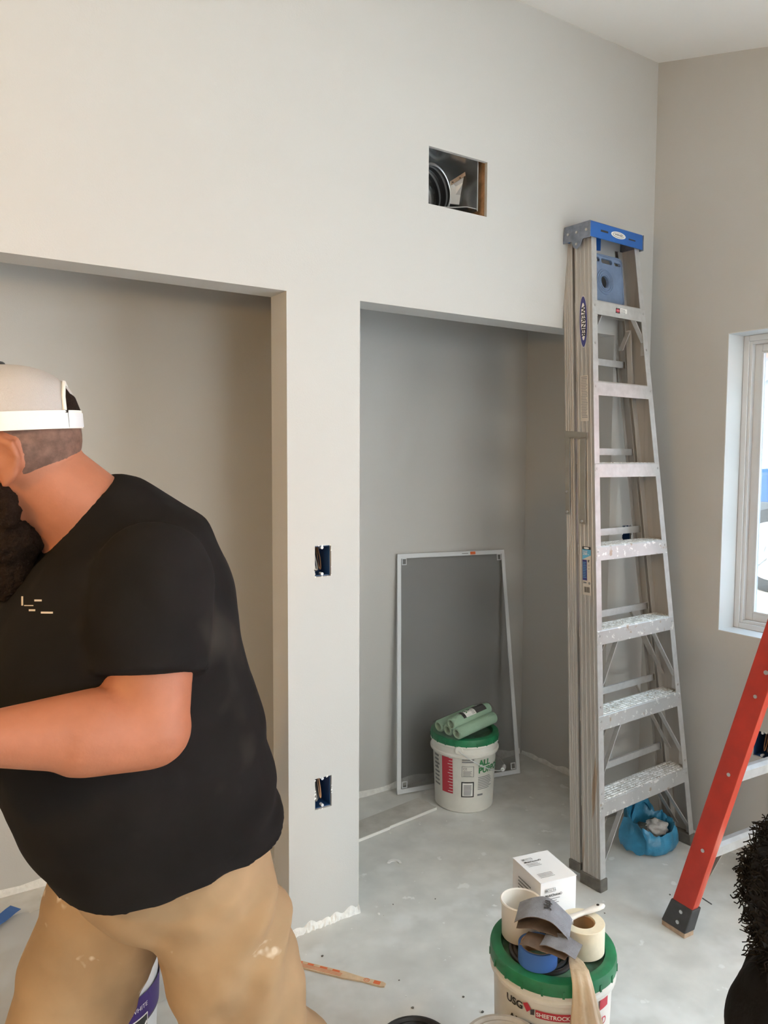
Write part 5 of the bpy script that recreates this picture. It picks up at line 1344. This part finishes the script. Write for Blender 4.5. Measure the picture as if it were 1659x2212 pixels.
    for f_, rot in ((ftn, -.75), (ftf, 0.0)):
        mb = MB(); a = Vector((f_.x+.05, f_.y, .05)); 
        heel = Vector((f_.x+.03, f_.y, max(.05, f_.z-.03))); toe = Vector((f_.x-.19, f_.y-.005, .042)) if rot == 0 else Vector((f_.x-.13, f_.y, .048))
        capsule(mb, heel, toe, .044, .040, 16); capsule(mb, heel+Vector((.0, 0, .02)), f_+Vector((0, 0, .03)), .046, .050, 16)
        capsule(mb, heel-Vector((0, 0, .012)), toe-Vector((0, 0, .012)), .034, .028, 12)
        remesh(mb, 'boot', M['boots'], root, .008, 3)
man()

def curly():
    hc = atd(1846, 1962, 1.22)
    fr = (_r*.995+_f*.10).normalized()      # facing to the right, away from the man
    sd = Vector((-fr.y, fr.x, 0)); zz = Vector((0, 0, 1))
    base = Vector((hc.x, hc.y, 0))
    root = thing('person', 'crouching person in a black jacket with black curly hair beside the red ladder', 'person', base)
    Pw = lambda f, l, z: base+fr*f+sd*l+zz*z
    Fh = (fr*.97-zz*.25).normalized(); Uh = (zz*.97+fr*.25).normalized()
    mb = MB(); P = head(mb, hc, Fh, Uh, .98); hz = hc.z
    capsule(mb, hc-zz*.06-fr*.02, Pw(-.02, 0, hz-.20), .052, .058, 16)
    # crouched trunk: shoulders above the bent knees
    capsule(mb, Pw(-.05, 0, hz-.22), Pw(-.08, 0, .30), .09, .11, 20)
    hipz = .25
    for q in (-1, 1):
        sh = Pw(.0, q*.17, hz-.26); el = Pw(.10, q*.24, hz-.44); wr = Pw(.30, q*.15, hz-.42)
        capsule(mb, sh, el, .052, .042, 14); capsule(mb, el, wr, .042, .028, 14); capsule(mb, sh, Pw(-.0, 0, hz-.26), .05, .07, 14)
        hand(mb, wr, (fr*.95-sd*q*.2), (-zz), (-sd*q), .95, .35)
        hp = Pw(-.10, q*.09, hipz); kn = Pw(.26, q*.15, .46); an = Pw(.03, q*.13, .085)
        capsule(mb, hp, kn, .085, .060, 14); capsule(mb, kn, an, .056, .040, 14)
    body = remesh(mb, 'body', M['skin2'], root, .0075, 4); eyes(P, body, .98)
    # jacket
    mb = MB()
    capsule(mb, Pw(-.055, 0, hz-.20), Pw(-.08, 0, .28), .130, .150, 24, ); ellipsoid(mb, Pw(-.02, 0, hz-.24), fr*.11, sd*.20, zz*.080)
    for q in (-1, 1):
        sh = Pw(.0, q*.17, hz-.265); el = Pw(.10, q*.24, hz-.44); wr = Pw(.26, q*.165, hz-.425)
        capsule(mb, sh, el, .078, .064, 16); capsule(mb, el, wr, .064, .048, 16)
    remesh(mb, 'jacket', M['jacket'], root, .010, 4, lambda c, n_: c+n_*(.012*noise.noise(c*11)+.007*noise.noise(c*24)))
    mb = MB(); ellipsoid(mb, Pw(-.10, 0, .24), fr*.17, sd*.19, zz*.13)
    for q in (-1, 1):
        hp = Pw(-.10, q*.09, hipz); kn = Pw(.26, q*.15, .46); an = Pw(.03, q*.13, .10)
        capsule(mb, hp, kn, .105, .080, 16); capsule(mb, kn, an, .076, .060, 16)
    remesh(mb, 'trousers', M['jacket'], root, .011, 4, lambda c, n_: c+n_*.010*noise.noise(c*12))
    for q in (-1, 1):
        mb = MB(); capsule(mb, Pw(-.01, q*.13, .046), Pw(.17, q*.135, .038), .044, .036, 14); capsule(mb, Pw(.0, q*.13, .05), Pw(.03, q*.13, .10), .046, .046, 14)
        remesh(mb, 'shoe', M['boots'], root, .008, 3)
    # hair: dense core plus hundreds of small ringlets
    mb = MB(); rr = random.Random(3); c = hc-fr*.035+zz*.012; 
    ax_, ay_, az_ = .128, .128, .142
    ellipsoid(mb, c, fr*ax_, sd*ay_, zz*az_, 32, 20)
    for k in range(2600):
        u_ = rr.uniform(-1, 1); a = rr.uniform(0, 2*PI); s_ = math.sqrt(1-u_*u_)
        d_ = fr*(s_*math.cos(a))+sd*(s_*math.sin(a))+zz*u_
        if d_.dot(fr) > .55 and d_.z < .45: continue
        p = c+fr*(d_.dot(fr)*ax_)+sd*(d_.dot(sd)*ay_)+zz*(d_.dot(zz)*az_)
        low = d_.z < -.55
        L = rr.uniform(.014, .030)*(1.7 if low else 1.0); R0 = rr.uniform(.0035, .007); tw = rr.uniform(5, 9)
        dd = (d_+zz*(-.5 if low else -.1)+Vector((rr.uniform(-.4, .4), rr.uniform(-.4, .4), rr.uniform(-.4, .4)))).normalized()
        e1 = dd.orthogonal().normalized(); e2 = dd.cross(e1); pts = []
        for i in range(9):
            t = i/8; b = tw*t+a*3; pts.append(p-d_*.006+dd*(L*t)+(e1*math.cos(b)+e2*math.sin(b))*R0)
        mb.tube(pts, .0011, 3, caps=False)
    h = mb.build('hair', M['curl'], root, smooth=True, fix=False); lbl(h, 'round mass of tight black curls')
curly()

# ================================================================== ROOM LAMP (behind and left of the camera)
def lamp():
    c = Vector((-1.15, .70, 0)); z = zc(c.y); zb = 1.92
    root = thing('pendant_bulb', 'bare warm bulb hanging on a cord from the sloping ceiling', 'lamp', (c.x, c.y, zb))
    MB().tube([(c.x, c.y, z-.005), (c.x, c.y, zb+.10)], .004, 8).build('cord', M['black'], root)
    MB().lathe([(0, zb+.11), (.016, zb+.11), (.020, zb+.10), (.020, zb+.055), (.016, zb+.05), (0, zb+.05)], c, 24).build('socket', M['white'], root, smooth=True)
    MB().lathe([(.014, zb+.05), (.020, zb+.035), (.034, zb+.012), (.038, zb-.010), (.030, zb-.034), (.014, zb-.046), (0, zb-.048)], c, 28).build('bulb', M['lampglass'], root, smooth=True)
    MB().lathe([(0, z), (.05, z-.015), (.05, z-.03), (0, z-.035)], c, 24).build('ceiling_rose', M['white'], root, smooth=True)
    l = D.lights.new('bulb_light', 'POINT'); l.energy = LAMP; l.color = (1, .60, .19); l.shadow_soft_size = .05
    lo = D.objects.new('bulb_light', l); COL.objects.link(lo); lo.location = (c.x, c.y, zb-.11)
lamp()

def ceiling_fill_lamp():
    # unseen fill lamp on a stand, added to brighten the ceiling
    c = Vector((1.75, -1.1, 0)); z = 1.10; d_ = Vector((.10, -.25, 1)).normalized(); s1 = Vector((1, 0, 0)); s1 = (s1-d_*s1.dot(d_)).normalized(); s2 = d_.cross(s1)
    root = thing('ceiling_fill_lamp', 'yellow fill lamp on a tripod, added unseen to brighten the ceiling', 'fill lamp', c)
    MB().tube([(c.x, c.y, .12), (c.x, c.y, z)], .014, 10).build('pole', M['black'], root)
    for k in range(3):
        a = 2*PI*k/3; MB().tube([(c.x, c.y, .42), (c.x+.34*math.cos(a), c.y+.34*math.sin(a), .012)], .010, 8).build('leg', M['black'], root)
    h = Vector((c.x, c.y, z+.06)); mb = MB()
    mb.rings([[h+d_*t+s1*(w_*x)+s2*(w_*.75*y) for x, y in ((-1, -1), (1, -1), (1, 1), (-1, 1))] for t, w_ in ((-.05, .06), (.0, .09), (.05, .11))]).build('housing', M['paintyellow'], root, bevel=.006)
    mb = MB(); mb.rings([[h+d_*t+s1*(.10*x)+s2*(.072*y) for x, y in ((-1, -1), (1, -1), (1, 1), (-1, 1))] for t in (.051, .053)]).build('lens', M['lampglass'], root)
    l = D.lights.new('ceiling_fill_beam', 'AREA'); l.shape = 'RECTANGLE'; l.size = .19; l.size_y = .13; l.energy = FILL; l.color = (1, .90, .72)
    lo = D.objects.new('ceiling_fill_beam', l); COL.objects.link(lo); lo.location = h+d_*.06; lo.rotation_euler = d_.to_track_quat('-Z', 'Y').to_euler()
ceiling_fill_lamp()

# ================================================================== OUTSIDE THE WINDOW
def outside():
    gz0, gz1 = -.15, .27
    mb = MB(); xs = [XB+.16, 4.2, 6.2, 40]; zs_ = [gz0, gz0, gz1, gz1]
    for i in range(3): mb.hexa([(xs[i], -30, zs_[i]-.5), (xs[i+1], -30, zs_[i+1]-.5), (xs[i+1], 40, zs_[i+1]-.5), (xs[i], 40, zs_[i]-.5), (xs[i], -30, zs_[i]), (xs[i+1], -30, zs_[i+1]), (xs[i+1], 40, zs_[i+1]), (xs[i], 40, zs_[i])])
    struct(mb.build('ground_outside', M['ground']))
    struct(MB().box((-30, -40, -.6), (XB+.16, YF-.16, -.14)).build('ground_yard', M['ground']))
    # unseen roof on posts, added to cut the skylight on the truck
    struct(MB().hexa([(4.4, .7, 3.55), (9.3, .7, 3.55), (9.3, 9.6, 3.55), (4.4, 9.6, 3.55), (4.4, .7, 3.68), (9.3, .7, 3.72), (9.3, 9.6, 3.72), (4.4, 9.6, 3.68)]).build('sky_block_roof', M['white']))
    for x_, y_, z_ in ((4.5, .8, -.11), (9.2, .8, .26), (4.5, 9.5, -.11), (9.2, 9.5, .26)): struct(MB().box((x_-.06, y_-.06, z_), (x_+.06, y_+.06, 3.55)).build('sky_block_post', M['white']))
    # pickup truck, side on
    wc = onX(1668, 1188, 6.95); R_ = .40; gz = gz1
    wc.z = gz+R_
    root = thing('pickup_truck', 'blue pickup truck with dark cladding parked outside the window', 'truck', (wc.x+.9, wc.y, gz))
    x0 = wc.x+.02; x1 = x0+1.85
    y0 = wc.y+1.0; y1 = wc.y-4.4     # nose towards +y
    def body_poly(z_): pass
    prof = [(y0, gz+.42), (y0+.02, gz+.95), (y0-.15, gz+1.12), (y0-1.25, gz+1.20), (y0-1.9, gz+1.82), (y0-3.2, gz+1.84), (y0-3.45, gz+1.25), (y1, gz+1.25), (y1, gz+.42)]
    mb = MB(); mb.prism([(x0, y, z) for y, z in prof], (x1-x0, 0, 0)); mb.build('body', M['truckblue'], root, bevel=.04)
    MB().box((x0-.012, y1+.02, gz+.40), (x0+.02, y0-.01, gz+.86)).build('lower_cladding', M['truckgrey'], root, bevel=.02)
    prg = [(y0-1.42, gz+1.24), (y0-1.95, gz+1.74), (y0-3.12, gz+1.76), (y0-3.3, gz+1.24)]
    MB().prism([(x0-.006, y, z) for y, z in prg], (.012, 0, 0)).build('side_glass', M['truckglass'], root)
    MB().box((x0-.02, y1+.9, gz+1.205), (x0+.01, y0-1.2, gz+1.24)).build('belt_trim', M['alloy'], root)
    for yy in (wc.y, wc.y-3.4):
        for xx in (x0-.04, x1-.20):
            w_ = MB(); cen = Vector((xx, yy, gz+R_)); n = 40
            prof2 = [(.27, 0), (.36, 0.0), (R_, .03), (R_, .20), (.36, .24), (.27, .24)]
            w_.rings([[cen+Vector((d_, r_*math.cos(2*PI*k/n), r_*math.sin(2*PI*k/n))) for k in range(n)] for r_, d_ in prof2], caps=False)
            tw = w_.build('wheel', M['tyre'], root, smooth=True)
            h = MB(); h.rings([[cen+Vector((d_, r_*math.cos(2*PI*k/n), r_*math.sin(2*PI*k/n))) for k in range(n)] for r_, d_ in ((.245, .0), (.275, -.008), (.275, .03), (.25, .09), (.06, .10))], caps=True)
            for q in range(6):
                a = 2*PI*q/6+.3; dr = Vector((0, math.cos(a), math.sin(a))); tn = Vector((0, -math.sin(a), math.cos(a))); h.bar(cen+dr*.05+Vector((-.004, 0, 0)), cen+dr*.25+Vector((.0, 0, 0)), tn*.032, Vector((.03, 0, 0)))
            h.tube([cen+Vector((-.012, 0, 0)), cen+Vector((.06, 0, 0))], .06, 20); h.build('rim', M['alloy'], tw)
    # brick house with a white gable
    hx = 15.0; g = onX(1652, 760, hx); hy = g.y
    root = thing('brick_house', 'red brick house with white gable trim across the driveway', 'house', (hx+3, hy, gz1))
    Z = gz1
    MB().box((hx, hy-6.5, Z), (hx+7, hy+7, Z+5.6)).build('brick_wall', M['brick'], root)
    mb = MB(); yc, hw, ze, zt = hy-2.6, 3.0, Z+2.0, Z+4.2
    gb = [(hx-1.2, yc-hw, Z), (hx-1.2, yc+hw, Z), (hx-1.2, yc+hw, ze), (hx-1.2, yc, zt), (hx-1.2, yc-hw, ze)]
    mb.prism(gb, (1.2, 0, 0)); mb.build('garage_front', M['white'], root)
    for s_ in (-1, 1):
        a = Vector((hx-1.35, yc, zt+.12)); b = Vector((hx-1.35, yc+s_*(hw+.25), ze-.08)); d_ = (b-a).normalized(); MB().bar(a+Vector((.7, 0, 0)), b+Vector((.7, 0, 0)), Vector((.7, 0, 0)), d_.cross(Vector((1, 0, 0)))*.09).build('gable_roof', M['rooftile'], root)
        MB().bar(a+Vector((-.02, 0, -.16)), b+Vector((-.02, 0, -.16)), Vector((.03, 0, 0)), d_.cross(Vector((1, 0, 0)))*.12).build('gable_trim', M['white'], root)
    MB().hexa([(hx-.4, hy-7, Z+5.6), (hx+7.4, hy-7, Z+5.6), (hx+7.4, hy+7.4, Z+5.6), (hx-.4, hy+7.4, Z+5.6), (hx+3, hy-7, Z+8), (hx+4, hy-7, Z+8), (hx+4, hy+7.4, Z+8), (hx+3, hy+7.4, Z+8)]).build('roof', M['rooftile'], root)
def horizon_blocks():
    # unseen houses added to block the bright horizon from the glass doors
    for k, (y0, x0, dep, eave, ridge, m_, lb) in enumerate(((-9.5, 11.5, 7, 4.6, 7.4, 'brick', 'unseen brick house with grey roof, added to block the horizon'), (-22.5, 12.5, 7, 4.2, 6.8, 'white', 'unseen white house with grey roof, added to block the horizon'))):
        root = thing('horizon_block_house', lb, 'house', (x0+dep/2, y0+5.5, .27))
        MB().box((x0, y0, .27), (x0+dep, y0+11, eave)).build('wall', M[m_], root)
        MB().prism([(x0-.5, y0-.4, eave), (x0+dep+.5, y0-.4, eave), (x0+dep/2, y0-.4, ridge)], (0, 11.8, 0)).build('roof', M['rooftile'], root)
        for q in range(3):
            yy = y0+1.6+3.2*q; MB().box((x0-.03, yy, 1.2), (x0+.02, yy+1.2, 2.7)).build('window', M['truckglass'], root)
outside()
horizon_blocks()
